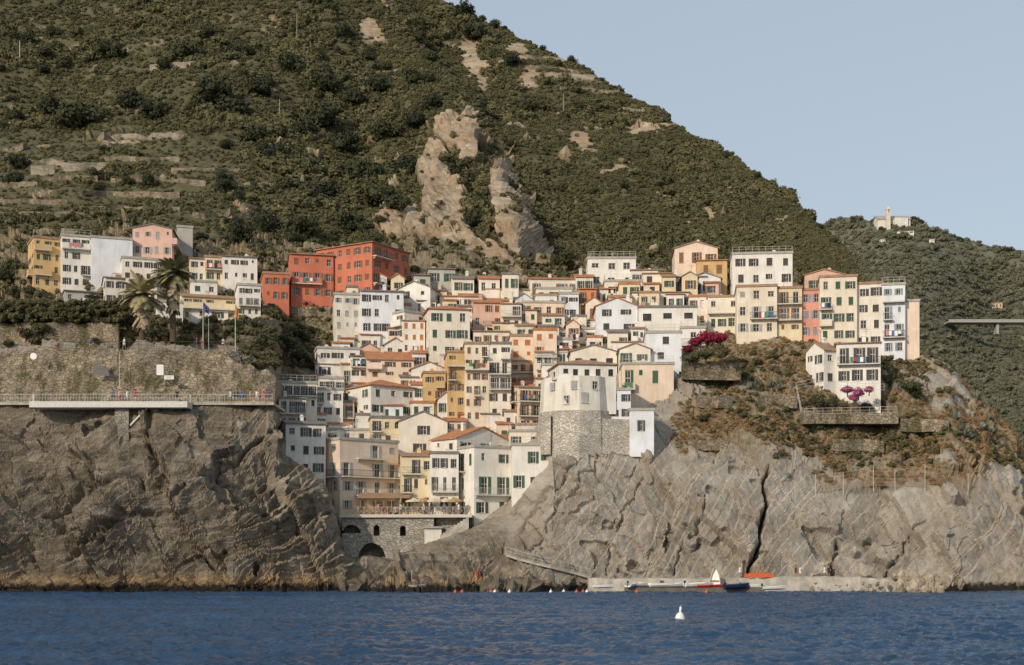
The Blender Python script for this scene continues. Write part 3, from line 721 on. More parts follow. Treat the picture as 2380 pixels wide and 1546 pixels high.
h(517,517,598,595,656,'white','gx',.5,'slate',sh='dark',cr=4,rows=2)
h(238,245,292,645,708,'stonewhite','flat',sh='dark',cr=2,rows=2,bal=.4)
h(143,150,235,676,706,'grey','shed',.5,'slate',sh='dark',cr=4,rows=1)
h(262,262,282,640,668,'red','flat',cr=1,rows=1,dY=1,chim=False)
h(415,423,548,688,745,'yellow','gx',1.0,'old',sh='brown',cr=5,rows=2,bal=.4)
h(443,443,505,655,690,'white','flat',cr=2,rows=1,dY=0)
h(546,552,606,663,735,'white','flat',sh='dark',cr=3,rows=3,bal=.9)
h(362,366,425,702,758,'white','flat',sh='dark',cr=2,rows=2,dY=-2)
h(440,445,530,715,745,'white','gx',.6,'concrete',cr=2,rows=1,dY=-3)
h(300,304,365,650,700,'cream','gx',.6,'old',cr=3,rows=2,sh='dark')
# -- big red building
h(606,612,672,636,702,'red','flat',sh='brown',cr=3,rows=2,bal=.2,rc='old')
h(670,676,775,590,695,'red','gx',.8,'old',sh='brown',cr=4,rows=3,bal=.2,dY=1,label='long brick red building wing with arched lower windows')
h(735,865,952,563,690,'red','hip',1.3,'old',sh='brown',cl=6,cr=4,rows=4,bal=.35,a=52,label='large brick red building with hipped roof and balconies',dY=-2)
h(955,962,1000,640,672,'grey','shed',.6,'slate',cr=1,rows=1,name='shed',label='weathered grey hillside shed with slate roof',cat='shed')
h(990,995,1058,625,665,'grey','shed',.6,'slate',cr=2,rows=1,name='shed',label='weathered grey hillside shed with slate roof',cat='shed',dY=3)
# -- centre upper
h(777,777,838,685,800,'stonewhite','flat',sh='grey',cr=3,rows=4,bal=0,rc='concrete',label='tall weathered beige stone house with small grey shutters')
h(838,838,938,676,812,'bluewhite','gx',.8,rc='slate',sh='dark',cr=4,rows=4,bal=0,dY=1)
h(925,1000,1045,668,760,'white','gx',1.2,'slate',sh='dark',cl=2,cr=1,rows=3,a=70,bal=.1,dY=2)
h(1018,1022,1095,688,730,'cream','gx',.7,'terra',sh='brown',cr=3,rows=1,dY=2)
h(870,940,988,725,822,'white','flat',sh='dark',cl=3,cr=3,rows=3,bal=.3,a=35)
h(935,935,988,745,822,'white','gx',.6,'old',sh='orange',cr=3,rows=3,bal=0,dY=-1.5,pc=.9)
h(983,997,1092,718,872,'cream','hip',1.2,'terra',sh='green',cr=3,rows=4,bal=.3,label='tall cream house with green shutters and orange hipped roof')
h(728,738,836,810,880,'white','flat',sh='dark',cr=3,rows=2,bal=.1)
h(808,815,880,828,880,'white','shed',.7,'slate',sh='dark',cr=3,rows=2,bal=.5,dY=-1)
h(845,852,962,834,882,'peach','gx',1.7,'terra',sh='brown',cr=3,rows=2,bal=.5,dY=-2)
h(900,904,960,802,835,'cream','gx',1.0,'terra',sh='brown',cr=2,rows=1,bal=.2,dY=0)
h(1092,1100,1168,703,792,'pink','gx',1.1,'terra',sh='brown',cr=3,rows=3,bal=.8)
h(1096,1100,1184,770,815,'cream','gx',.6,'old',sh='brown',cr=4,rows=1,bal=.6,dY=-3)
h(1165,1165,1212,706,800,'cream','gx',.7,'terra',sh='dark',cr=2,rows=3,bal=.3)
h(1208,1215,1312,704,775,'peach','flat',sh='brown',cr=4,rows=2,bal=.5,rail=True)
h(1225,1232,1350,648,700,'cream','gx',.9,'terra',sh='brown',cr=4,rows=1,bal=.5)
h(1120,1126,1230,672,712,'white','gx',.9,'old',sh='dark',cr=3,rows=1,bal=.3,dY=2)
h(1240,1246,1330,672,705,'cream','flat',sh='dark',cr=3,rows=1,bal=.3,dY=-2,rail=True)
h(1300,1300,1345,684,768,'bluewhite','flat',cr=2,rows=3,sh='dark',rail=True)
h(1362,1366,1478,602,668,'white','flat',sh='grey',cr=3,rows=2,bal=.3,rail=True,big=True,label='modern white house with large windows and roof terrace')
h(1340,1345,1386,672,748,'orange','gx',.6,'terra',sh='brown',cr=2,rows=2,bal=.2)
h(1380,1385,1482,712,808,'bluewhite','gy',1.4,'terra',sh='dark',cr=2,rows=3,bal=0)
h(1462,1468,1530,628,680,'white','gx',.6,'old',sh='dark',cr=2,rows=1,dY=1)
h(1490,1495,1562,636,700,'cream','gx',.6,'old',cr=2,rows=2,sh='dark',dY=-1)
h(1530,1535,1640,645,690,'white','hip',.9,'slate',sh='dark',cr=4,rows=1,dY=3)
h(1600,1600,1675,648,705,'bluewhite','gy',1.0,'slate',sh='dark',cr=2,rows=1,bal=0,dY=1)
h(1463,1470,1602,680,722,'white','gx',.7,'slate',cr=4,rows=1,big=True,sh='grey',fr='dark',dY=-4)
h(1478,1484,1620,716,800,'white','flat',sh='grey',cr=3,rows=2,bal=0,big=True,fr='dark',rc='slate',label='large white house with grey framed windows below slate roof')
h(1562,1568,1668,578,625,'peach','gy',1.2,'old',sh='brown',cr=3,rows=1,bal=0)
h(1615,1620,1690,606,650,'ochre','gx',.6,'terra',sh='brown',cr=2,rows=1,dY=-2)
h(1400,1405,1520,655,700,'cream','flat',cr=3,rows=1,sh='dark',dY=-1,rail=True)
h(1695,1702,1842,592,668,'white','flat',sh='dark',cr=4,rows=2,bal=.3,rail=True,dY=-6)
h(1640,1645,1714,692,770,'cream','flat',sh='green',cr=3,rows=2,bal=.9,rc='old')
h(1618,1622,1660,690,760,'white','flat',sh='grey',cr=1,rows=2,bal=0)
h(1712,1712,1806,668,782,'sand','flat',sh='grey',cr=3,rows=3,bal=.4,dY=-12,rc='old',label='pale yellow three-storey house with grey shutters above the cliff')
h(1806,1806,1864,672,784,'yellow','flat',sh='brown',cr=2,rows=3,bal=.6,dY=-12,rc='old')
h(1862,1862,1908,676,790,'rose','flat',sh='greyblue',cr=2,rows=3,bal=0,dY=-11.5,rc='old',label='rose red three-storey house with blue grey shutters')
h(1865,1870,1960,640,690,'pink','gy',.9,'old',sh='green',cr=2,rows=1,dY=-2)
h(1905,1905,1992,646,798,'sand','flat',sh='green',cr=3,rows=4,bal=.35,dY=-12,rc='old')
h(1990,1990,2052,662,812,'cream','flat',sh='dark',cr=2,rows=4,bal=0,dY=-11,rc='old')
h(2050,2050,2104,664,828,'bluewhite','flat',sh='greyblue',cr=2,rows=4,bal=.8,dY=-10.5,rail=True)
h(2103,2103,2137,702,828,'peach','flat',sh='grey',cr=0,cl=0,rows=3,dY=-10,chim=False)
# -- white house on the headland
h(1873,1915,1945,812,898,'white','gx',1.3,'old',sh='dark',cl=2,cr=1,rows=2,a=38,bal=0,dY=-16)
h(1940,1944,2047,800,900,'white','shed',.8,'old',sh='dark',cr=3,rows=2,bal=.7,dY=-17,solid=False,label='white headland house with balcony and steps on the cliff')
# -- centre right
h(1290,1296,1428,766,800,'white','flat',sh='dark',cr=4,rows=1,bal=.6,rail=True,dY=-2)
h(1258,1264,1330,790,850,'white','flat',sh='dark',cr=2,rows=2,bal=.4,rail=True,dY=-5)
h(1320,1326,1434,818,868,'cream','gy',1.1,'slate',cr=3,rows=1,sh='dark',big=True,fr='dark',dY=-9)
h(1435,1440,1512,812,900,'cream','gy',.9,'old',sh='green',cr=2,rows=2,bal=.3,dY=-6)
h(1420,1424,1500,795,850,'white','gx',.6,'old',sh='dark',cr=2,rows=1,bal=0,dY=-3)
h(1500,1500,1584,775,880,'bluewhite','flat',cr=1,rows=3,sh='dark',bal=0,rail=True,chim=False)
h(1440,1446,1566,848,908,'peach','flat',sh='green',cr=4,rows=1,bal=.9,dY=-12,rail=True)
h(1578,1582,1640,764,805,'white','flat',cr=1,rows=1,dY=-2,rail=True)
# -- central tall fronts
h(1033,1040,1082,820,982,'ochre','flat',sh='brown',cr=2,rows=5,bal=.6,rc='old')
h(1080,1080,1137,800,982,'sand','flat',sh='brown',cr=3,rows=6,bal=.5,rc='old',label='narrow pale yellow six-storey house with stacked balconies')
h(1135,1135,1188,800,978,'cream','flat',sh='dark',cr=2,rows=5,bal=.6,rc='slate')
h(1180,1186,1240,782,895,'peach','flat',sh='orange',cr=2,rows=4,bal=.1,pc=.8,rc='old')
h(1238,1240,1294,768,895,'peach','flat',sh='orange',cr=2,rows=4,bal=.1,pc=.8,rc='terra',dY=.6)
h(1180,1205,1262,900,1002,'sand','gx',.6,'old',sh='brown',cl=2,cr=2,rows=3,bal=.9)
h(978,984,1036,868,968,'ochre','flat',sh='brown',cr=2,rows=3,bal=.2,rc='old')
h(950,956,1040,858,935,'white','gy',1.2,'old',sh='dark',cr=2,rows=2,bal=0,dY=2)
h(1240,1246,1300,880,930,'cream','gx',.6,'terra',cr=2,rows=1,dY=-3)
h(1255,1260,1300,850,885,'white','flat',cr=1,rows=1,dY=-8,rail=True)
h(1000,1004,1050,828,868,'cream','flat',cr=2,rows=1,sh='dark',rail=True)
# -- centre lower left
h(793,862,966,895,1002,'white','hip',1.5,'terra',sh='green',cl=3,cr=3,rows=3,bal=.4,a=30,label='white corner house with green shutters and orange hipped roof')
h(635,642,737,890,950,'cream','flat',sh='dark',cr=5,rows=2,bal=.4,rail=True,dY=-8)
h(640,648,712,925,1000,'cream','gx',.5,'slate',sh='dark',cr=3,rows=2,bal=.4,dY=-9)
h(700,706,797,905,1005,'white','flat',sh='dark',cr=4,rows=3,bal=.5,rail=True)
h(735,740,800,880,940,'cream','flat',sh='dark',cr=3,rows=2,bal=.5)
h(652,664,757,984,1108,'white','gx',.7,'slate',sh='dark',cr=3,rows=3,bal=0,dY=-8,ext=1.5)
h(755,758,860,1000,1060,'cream','flat',sh='dark',cr=3,rows=2,bal=.4,dY=0,rail=True)
h(856,862,942,972,1068,'yellow','flat',rc='slate',sh='dark',cr=3,rows=3,bal=.8,label='bright yellow house with wooden balconies')
h(920,926,1040,980,1062,'cream','gy',1.6,'slate',sh='dark',cr=1,rows=2,bal=0,dY=-1,label='blank cream gable wall house with slate roof')
h(735,790,926,1022,1195,'peach','flat',sh='grey',cl=2,cr=4,rows=4,bal=.5,a=32,rail=True,ext=2,label='peach four-storey corner house with grey shutters above the terrace')
h(928,934,1004,1060,1190,'yellow','gx',.6,'old',sh='dark',cr=3,rows=3,bal=.9)
h(1002,1062,1185,1018,1190,'white','gy',1.9,'terra',sh='dark',cl=2,cr=3,rows=4,bal=.3,a=40,dY=3,label='weathered cream gabled house with bright orange tiled roof')
h(1000,1000,1066,1055,1190,'white','flat',sh='dark',cr=3,rows=3,bal=.6,dY=-1,rc='slate')
h(1064,1102,1190,1040,1208,'white','flat',sh='green',cl=2,cr=2,rows=3,bal=.3,a=28,dY=-1,rail=True,ext=2,label='weathered white house with green shutters beside the cliff')
h(1188,1190,1284,1036,1150,'white','flat',sh='green',cr=3,rows=2,bal=.1,Y=204,rail=True,ext=4,chim=False,label='low weathered white house with green shutters against the cliff')
h(1180,1184,1256,1004,1045,'cream','flat',cr=2,rows=1,sh='dark',dY=-6,rail=True)
# -- pale blocks by the tower
h(1414,1416,1466,908,978,'bluewhite','flat',sh='dark',cr=2,rows=2,bal=0,Y=205,chim=False,ext=1)
h(1460,1464,1520,955,1046,'bluewhite','flat',sh='dark',cr=1,rows=1,bal=0,Y=202.5,depth=5,chim=False,ext=1,rc='concrete')
h(1276,1300,1432,846,882,'white','hip',1.2,'old',sh='dark',cl=1,cr=5,rows=1,bal=.6,Y=203.4,big=True,fr='dark')
# -- narrow houses wedged between the fronts
frs=random.Random(77)
for v in range(718,1170,36):
    ua=np.interp(v,[700,800,880,960,1000,1100,1180],[785,785,740,680,680,745,800]);ub=np.interp(v,[700,760,800,900,1000,1100,1180],[1690,1640,1570,1300,1250,1240,1100])
    u=ua+frs.uniform(0,20)
    while u<ub-30:
        wd=frs.uniform(34,60)
        h(u,u+5,min(u+wd,ub),v-frs.uniform(40,80),v+6,frs.choice(['white','cream','white','peach','white','pink','cream','stonewhite','yellow','bluewhite']),frs.choice(['gx','gx','flat','gy','gx']),frs.uniform(.7,1.2),frs.choice(['terra','terra','terra','old','slate']),sh=frs.choice(['dark','green','brown','green']),cr=2 if wd>42 else 1,bal=.35,dY=frs.uniform(2.2,4.2))
        u+=wd+frs.uniform(0,14)
# ------------------------------------------------------------------ bastion
RUB=stonemat('rubble_stone',(.60,.55,.465),(.48,.43,.36),(.5,.46,.39),2.2,0,.4)
WALLS=stonemat('drystone',(.32,.265,.19),(.23,.185,.135),(.18,.145,.10),1.3,1,.3)
def tower():
    e=add('tower',None,None,P(1342,1045,208));thing(e,'whitewashed many-sided bastion tower on a rubble stone base','tower')
    S=208/F
    def ring(r0,z0,r1,z1,mat,nm):
        mb=MB();mb.tube([(0,0,z0),(0,0,z1)],[r0,r1],11);return add(nm,mb.mesh(nm,[mat]),e)
    ring(6.3,-6,5.9,(1045-962)*S,RUB,'base')
    ring(5.75,(1045-962)*S+.003,5.5,(1045-884)*S,plaster('stonewhite'),'wall')
    for an,z,w,hh,s in ((-20,(1045-948)*S,.9,1.3,0),(8,(1045-945)*S,1.0,1.5,1),(-45,(1045-914)*S,.9,1.1,1),(-8,(1045-914)*S,.9,1.2,1),(25,(1045-914)*S,.9,1.2,0)):
        a_=math.radians(an);r=5.5
        wo=add('window',WIN['white'],e,(math.sin(a_)*r,-math.cos(a_)*r,z),(0,0,a_),(w,1,hh))
        if s:
            for q in (-.25,.25): add('shutter',shm('grey'),wo,(q,-.06,0))
tower()
def stripwall(name,pts,z0,z1,th,mat,label,cat='wall'):
    mb=MB();n=len(pts)
    z0=z0 if hasattr(z0,'__len__') else [z0]*n;z1=z1 if hasattr(z1,'__len__') else [z1]*n
    for i in range(n-1):
        (xa,ya),(xb,yb)=pts[i],pts[i+1]
        A0=(xa,ya,z0[i]);B0=(xb,yb,z0[i+1]);A1=(xa,ya,z1[i]);B1=(xb,yb,z1[i+1])
        C0=(xa,ya+th,z0[i]);D0=(xb,yb+th,z0[i+1]);C1=(xa,ya+th,z1[i]);D1=(xb,yb+th,z1[i+1])
        mb.quad(A0,B0,B1,A1);mb.quad(A1,B1,D1,C1);mb.quad(D0,C0,C1,D1)
        if i==0: mb.quad(C0,A0,A1,C1)
        if i==n-2: mb.quad(B0,D0,D1,B1)
    o=add(name,mb.mesh(name,[mat]));thing(o,label,cat);return o
def uy(u,Y): return ((u-U0)*Y/F,Y)
def zz_(v,Y): return CH+(V0-v)*Y/F
stripwall('buttress_wall',[uy(1400,203),uy(1440,203.5),uy(1482,204.5)],zz_(1056,203),zz_(975,204),3,RUB,'rubble stone buttress wall below the bastion tower')
stripwall('buttress_wall',[uy(1256,204),uy(1280,203.2)],zz_(1056,203),zz_(966,204),3,RUB,'rubble stone buttress wall beside the bastion tower')
# battered, uneven retaining wall above the promenade
def rough_wall():
    uu=np.arange(-160,641,5.);nz=20
    tp=np.interp(uu,[-160,0,100,430,520,560,640],[822,822,812,814,818,845,872])+(vnoise(uu*.05,0*uu,0*uu,71)-.5)*14
    X=np.zeros((len(uu),nz+3));Y=X.copy();Z=X.copy();zb=zz_(938,198)-3
    for j in range(nz+1):
        f=j/nz;zt=CH+(V0-tp)*208/F
        z=zb+(zt-zb)*f;x0=(uu-U0)*207/F
        y=205.9+1.5*f+.8*np.sin(uu/60)*.6-(fbm(x0*.25,0*x0,z*.3,4,72)-.5)*1.4-(vnoise(x0*1.4,0*x0,z*1.6,73)-.5)*.35
        X[:,j]=x0;Y[:,j]=y;Z[:,j]=z
    for k,dy in ((1,.8),(2,2.2)): X[:,nz+k]=X[:,nz];Y[:,nz+k]=Y[:,nz]+dy;Z[:,nz+k]=Z[:,nz]-.01*k
    me,_,_=sheet_mesh('retaining_wall',X,Y,Z,{},WALLS,False);o=add('retaining_wall',me);thing(o,'long brown rubble retaining wall above the promenade','wall')
rough_wall()
stripwall('retaining_wall',[uy(u,231) for u in range(640,745,20)],zz_(910,231),[zz_(v,231) for v in np.interp(range(640,745,20),[640,740],[845,876])],1,WALLS,'brown rubble retaining wall behind the lower houses')
uu=list(range(-160,290,15))
stripwall('garden_wall',[uy(u,220+.5*math.sin(u/25)) for u in uu],zz_(815,220),[zz_(750+3*math.sin(u/13),220) for u in uu],1,WALLS,'drystone garden wall below a clipped hedge')
stripwall('retaining_wall',[uy(1586,214),uy(1620,214.4),uy(1655,214.6),uy(1690,215),uy(1722,215)],zz_(880,213),[zz_(846,214),zz_(842,214),zz_(845,214),zz_(838,214),zz_(842,214)],1.5,WALLS,'low rubble retaining wall below the bougainvillea')
def mkbox(name,u0,u1,v0,v1,Ya,Yb,mat,label,cat,struct=False,bev=0):
    a=P(u0,v1,Ya);b=P(u1,v0,Ya);mb=MB();mb.box(a.x,Ya,a.z,b.x,Yb,b.z)
    o=add(name,mb.mesh(name,[mat]))
    if struct: structure(o,label,cat)
    else: thing(o,label,cat)
    return o
mkbox('promenade_path',-160,636,935.5,941,197.5,207.6,CONC,'pale concrete promenade path cut along the cliff','path',True)
vi=add('viewing_platform',None,None,P(259,941,196));thing(vi,'white concrete viewing platform cantilevered from the cliff','platform')
s_=196/F;mb=MB();mb.box(-181*s_,-1.8,-.55,183*s_,1.4,.30);add('deck',mb.mesh('deck',[simple('pale_concrete',(.66,.63,.57),.85,.2)]),vi)
mb=MB();mb.box(12*s_,-.9,-5.2,44*s_,1.8,-.555);add('pier',mb.mesh('pier',[stonemat('pier_stone',(.36,.32,.26),(.26,.23,.18),(.3,.27,.22),2)]),vi)
mb=MB();mb.beam((46*s_,-.6,-3.0),(84*s_,-.6,-.6),.16);add('brace',mb.mesh('brace',[simple('pale_concrete',(.66,.63,.57))]),vi)
def railing(pts,hgt,sp,mat,label,name='railing',r=.025,bars=True):
    mb=MB();pts=[Vector(p) for p in pts];o0=pts[0].copy()
    for a,b in zip(pts[:-1],pts[1:]):
        a=a-o0;b=b-o0;L=(b-a).length;n=max(1,int(L/sp))
        mb.beam(a+Vector((0,0,hgt)),b+Vector((0,0,hgt)),r*1.3);mb.beam(a+Vector((0,0,.12)),b+Vector((0,0,.12)),r)
        mb.beam(a+Vector((0,0,hgt*.55)),b+Vector((0,0,hgt*.55)),r*.8)
        for i in range(n+1):
            q=a.lerp(b,i/n);mb.beam(q,q+Vector((0,0,hgt)),r if (not bars or i%6==0) else r*.55)
    o=add(name,mb.mesh(name,[mat]),None,o0);thing(o,label,'railing');return o
railing([P(u,936,v_) for u,v_ in ((-150,197.9),(76,197.9),(79,194.6),(441,194.6),(444,197.9),(634,198.2))],1.2,.4,STEEL,'pale steel railing along the cliff promenade',r=.03)
railing([P(u,811,207.6) for u in (120,300,430,520)],1.1,1.3,IRON,'thin rusty railing along the upper terrace edge',bars=False)
railing([P(520,812,207.2),P(560,850,205.2),P(600,885,204.8),P(636,925,204.5)],1.0,1.0,IRON,'railing beside the stairs down to the promenade',bars=False)
pts=[];
for k in range(620): u=random.uniform(-60,292);pts.append(P(u,random.uniform(706,752),random.uniform(219.2,222.5)))
o=scatter('hedge','long clipped green hedge on the garden wall',[tuple(p) for p in pts],[random.uniform(.5,.9) for _ in pts],proto_coll('hedgeleaf',GREEN,3,160,.15,.8,400),'hedge')
# ------------------------------------------------------------------ sea
def sea():
    xs=np.concatenate([np.array([-4000,-1500,-600,-250,-120]),np.arange(-82,82,.22),np.array([120,250,600,1500,4000])])
    ys=np.concatenate([np.array([-800,-200,-20,20,45]),np.arange(52,196,.22),np.array([215,260,400,900,2500,6000])])
    X,Y=np.meshgrid(xs,ys,indexing='ij')
    w=np.exp(-((np.maximum(0,np.abs(X)-80)/20)**2))*np.clip((200-Y)/10,0,1)*np.clip((Y-48)/6,0,1)
    pt=.45+1.1*fbm(X*.03,Y*.08,0*X,3,210)
    z=(fbm(X*.13,Y*.26,0*X,3,201)-.5)*.45
    z=z-np.abs(fbm(X*.34+Y*.1,Y*.70,0*X,3,202)-.5)*1.15*pt
    z=z-np.abs(fbm(X*.9-Y*.25,Y*1.5,0*X+3,3,205)-.5)*.75*pt
    Z=z*w+.18*w
    t=NT('sea_water');p=t.pos();n=t.noise(t.mapping(p,scale=(1,1.6,1)),2.6,7,.7);n2=t.noise(t.mapping(p,scale=(.5,1.0,1)),.12,3)
    t.col(t.mix(t.ramp(n2,[(.35,0),(.7,1)]),(.012,.045,.105),(.024,.074,.155)),.05)
    t.b.inputs['IOR'].default_value=1.333;t.b.inputs['Specular IOR Level'].default_value=.5
    t.bump(n,.16,1.0)
    me,_,_=sheet_mesh('sea',X,Y,Z,{},t.m);o=add('sea',me);structure(o,'deep blue rippled sea water','sea')
sea()
QZ=zz_(1345,187)
mb=MB();qu=list(range(1368,2171,14));rs=random.Random(2)
qy=[186.6+.5*math.sin(u/90)+rs.uniform(-.15,.15) for u in qu];qz=[QZ+rs.uniform(-.12,.12)+(.25 if 1800<u<2000 else 0) for u in qu]
for i in range(len(qu)-1):
    a=uy(qu[i],qy[i]);b=uy(qu[i+1],qy[i+1])
    mb.quad((a[0],a[1]-.4,-1),(b[0],b[1]-.4,-1),(b[0],b[1],qz[i+1]),(a[0],a[1],qz[i]));mb.quad((a[0],a[1],qz[i]),(b[0],b[1],qz[i+1]),(b[0],193,qz[i+1]),(a[0],193,qz[i]))
a=uy(1368,qy[0]);mb.quad((a[0],193,-1),(a[0],a[1],-1),(a[0],a[1],qz[0]),(a[0],193,qz[0]))
structure(add('quay',mb.mesh('quay',[CONC])),'rough pale concrete quay at the foot of the cliff','quay')
mb=MB();pr=[(1175,1288),(1210,1299),(1245,1308),(1280,1316),(1325,1327),(1372,1340)]
pw=[P(u,v,max(187.4,ray(u,v,(near_bvh,)).y-.7)) for u,v in pr]
for A,B in zip(pw[:-1],pw[1:]):
    mb.quad((A.x,A.y,A.z-.3),(B.x,B.y,B.z-.3),B,A);mb.quad(A,B,(B.x,B.y+3,B.z),(A.x,A.y+3,A.z))
structure(add('ramp_path',mb.mesh('ramp_path',[CONC])),'narrow concrete path descending along the cliff foot','path')
railing([p_+Vector((0,.05,0)) for p_ in pw],1.0,1.4,STEEL,'pale railing along the descending cliff path',bars=False)
WETC=simple('wet_concrete',(.16,.14,.115),.6,.4,.8,bump=.05)
mkbox('landing_stage',1455,1775,1366,1378,183.8,187,WETC,'low dark concrete landing stage in front of the quay','quay',True)
# ------------------------------------------------------------------ restaurant terrace wall with arches
def terrace():
    e=add('terrace_building',None,None,P(795,1287,202.5));thing(e,'grey vaulted terrace substructure with arched openings','building')
    S=202.5/F;Wd=(1010-795)*S;Ht=(1287-1203)*S;mb=MB();c=.125
    nx=int(Wd/c);nz_=int((Ht+3)/c)
    def inside(x,z):
        px=795+x/S;pv=1287-z/S
        for (cu,cvb,w,hh) in ((875,1246,15,26),(936,1246,14,24)):
            if abs(px-cu)<w/2 and pv<cvb and (pv>cvb-hh+w/2 or (px-cu)**2+(pv-(cvb-hh+w/2))**2<(w/2)**2): return True
        for (cu,cvb,ru,rv) in ((817,1240,22,20),(864,1300,32,38)):
            if pv<cvb and ((px-cu)/ru)**2+((pv-cvb)/rv)**2<1: return True
        return False
    for i in range(nx):
        j=0
        while j<nz_:
            z=-3+j*c
            if inside((i+.5)*c,z+c/2): j+=1;continue
            j2=j
            while j2<nz_ and not inside((i+.5)*c,-3+(j2+.5)*c): j2+=1
            mb.box(i*c,0,z,(i+1)*c,.8,-3+j2*c);j=j2
    mb.box(0,3.2,-3,Wd,3.4,Ht)
    VS=stonemat('vault_stone',(.42,.39,.33),(.33,.30,.25),(.34,.31,.27),1.6)
    add('wall',mb.mesh('wall',[VS]),e)
    mb=MB();mb.box(-.3,-.5,Ht+.002,(1097-795)*S,8.5,Ht+.45);add('deck',mb.mesh('deck',[SLAB]),e)
    mb=MB();L=(1097-795)*S;n=22
    for i in range(n+1): x_=-.2+i*(L-.0)/n;mb.box(x_-.04,-.42,Ht+.452,x_+.04,-.34,Ht+1.5)
    mb.box(-.24,-.43,Ht+1.5,L,-.33,Ht+1.56)
    for i in range(n):
        xa=-.2+i*L/n;xb=xa+L/n;mb.beam((xa,-.38,Ht+.5),(xb,-.38,Ht+1.48),.025);mb.beam((xa,-.36,Ht+1.48),(xb,-.36,Ht+.5),.025)
    add('railing',mb.mesh('railing',[simple('pale_wood',(.5,.42,.32),.7)]),e)
    mb=MB();x0=(832-795)*S;x1=(946-795)*S;zt=(1287-1157)*S
    for i in range(7): x_=x0+.1+i*(x1-x0-.2)/6;mb.box(x_-.06,2,Ht+.452,x_+.06,2.12,zt)
    mb.box(x0,2.0,Ht+1.0,x1,2.05,Ht+1.1)
    add('pergola_frame',mb.mesh('pergola_frame',[simple('orange_wood',(.42,.20,.07),.7)]),e)
    mb=MB();mb.prism([(1.6,zt),(6,zt+.9),(6,zt+1.0),(1.6,zt+.1)],'x',x0-.3,x1+.3);add('pergola_roof',mb.mesh('pergola_roof',[roofmat('old')]),e)
    mb2=MB();mb2.box((1012-795)*S,1.5,-6,(1085-795)*S,9,Ht-.01);add('side_wall',mb2.mesh('side_wall',[VS]),e)
    mb=MB()
    for i in range(10): mb.box((1090-795)*S-i*.42-.42,-1.4,Ht-1.2-i*.28-1.2,(1090-795)*S-i*.42,-.1,Ht-.0-i*.28)
    add('stairs',mb.mesh('stairs',[CONC]),e)
terrace()
h(984,988,1026,1228,1260,'stonewhite','shed',.3,'concrete',cr=2,rows=1,sh='dark',Y=201,depth=3,ext=2,chim=False,bal=0)
def parasol(x,y,z,c,label):
    e=add('parasol',None,None,(x,y,z));thing(e,label,'parasol','parasols on the restaurant terrace')
    mb=MB();mb.tube([(0,0,0),(0,0,2.4)],[.03,.03],6);add('pole',mb.mesh('pole',[WOOD]),e)
    mb=MB();n=8
    for i in range(n):
        a=2*math.pi*i/n;b=2*math.pi*(i+1)/n;A=(1.3*math.cos(a),1.3*math.sin(a),2.1);B=(1.3*math.cos(b),1.3*math.sin(b),2.1)
        mb.poly([A,B,(0,0,2.6)]);mb.quad((A[0],A[1],1.9),(B[0],B[1],1.9),B,A)
    add('canopy',mb.mesh('canopy',[simple('canopy_'+c[0],c[1],.8)]),e)
zd=zz_(1203,202.5)+.45
for i,u in enumerate((962,985,1010,1036,1058)):
    q=uy(u,205.0+.5*(i%2));parasol(q[0],q[1],zd,[('cream',(.7,.6,.42)),('tan',(.45,.3,.14)),('cream',(.7,.6,.42))][i%3],'cream parasol over the restaurant tables' if i%3!=1 else 'tan parasol over the restaurant tables')
# ------------------------------------------------------------------ palms
def frond(mb,base,az,elev,L,rs,drop=1.0,wd=.30):
    pts=[];p=Vector(base);d=Vector((math.cos(az)*math.cos(elev),math.sin(az)*math.cos(elev),math.sin(elev)));n=9
    for i in range(n+1):
        pts.append(p.copy());p=p+d*(L/n);d=(d+Vector((0,0,-.16*drop))).normalized()
    for i in range(n):
        a,b=pts[i],pts[i+1];t_=(b-a).normalized();s=t_.cross(Vector((0,0,1))).normalized()
        for k in range(4):
            q=a.lerp(b,k/4);w=L*wd*math.sin(math.pi*min(1,(i+k/4)/n*.85+.15))+.1
            for sg in (-1,1):
                tip=q+s*sg*w*.8+t_*w*.6+Vector((0,0,-w*.25));mb.poly([q-t_*.06,q+t_*.09,tip])
    mb.tube(pts,[.05-.004*i for i in range(len(pts))],4)
PF=foliage('palm_frond',[(.1,(.19,.20,.10)),(.5,(.27,.26,.13)),(.9,(.38,.32,.18))]);PD=simple('dry_frond',(.54,.43,.28),.9,.4)
def palm(u,vb_,vt_,L,Y,seed):
    rs=random.Random(seed);b=P(u,vb_,Y);H=(vb_-vt_)*Y/F
    e=add('palm_tree',None,None,b);thing(e,'tall palm tree with drooping dry skirt of fronds','palm tree')
    mb=MB();mb.tube([(0,0,-1),(0,0,H*.5),(0,0,H)],[.5,.42,.46],10);add('trunk',mb.mesh('trunk',[BARK],True),e)
    mb=MB()
    for k in range(60): frond(mb,(0,0,H),k*2.4,rs.uniform(-.2,1.35),L*rs.uniform(.75,1.1),rs)
    add('crown',mb.mesh('crown',[PF]),e)
    mb=MB()
    for k in range(90): frond(mb,(0,0,H-.1-rs.uniform(0,H*.45)),k*2.4,rs.uniform(-1.4,-.6),L*.6,rs,.8)
    add('dry_skirt',mb.mesh('dry_skirt',[PD]),e)
palm(330,790,690,4.4,213,1);palm(402,780,640,3.8,215,2)
def shrub(u,v,r,mat,name,label,cat='shrub',Y=None,n=6):
    p_=ray(u,v+r*.5) if Y is None else P(u,v+r*.5,Y)
    R=r*p_.y/F
    e=add(name,None,None,p_,(0,0,random.random()*6),(R,R,R*.9));thing(e,label,cat)
    add('stem',random.choice(TT),e);add('foliage',crown_mesh('foliage',random.randint(0,999),1000,9,.08,mat,.7,.8),e)
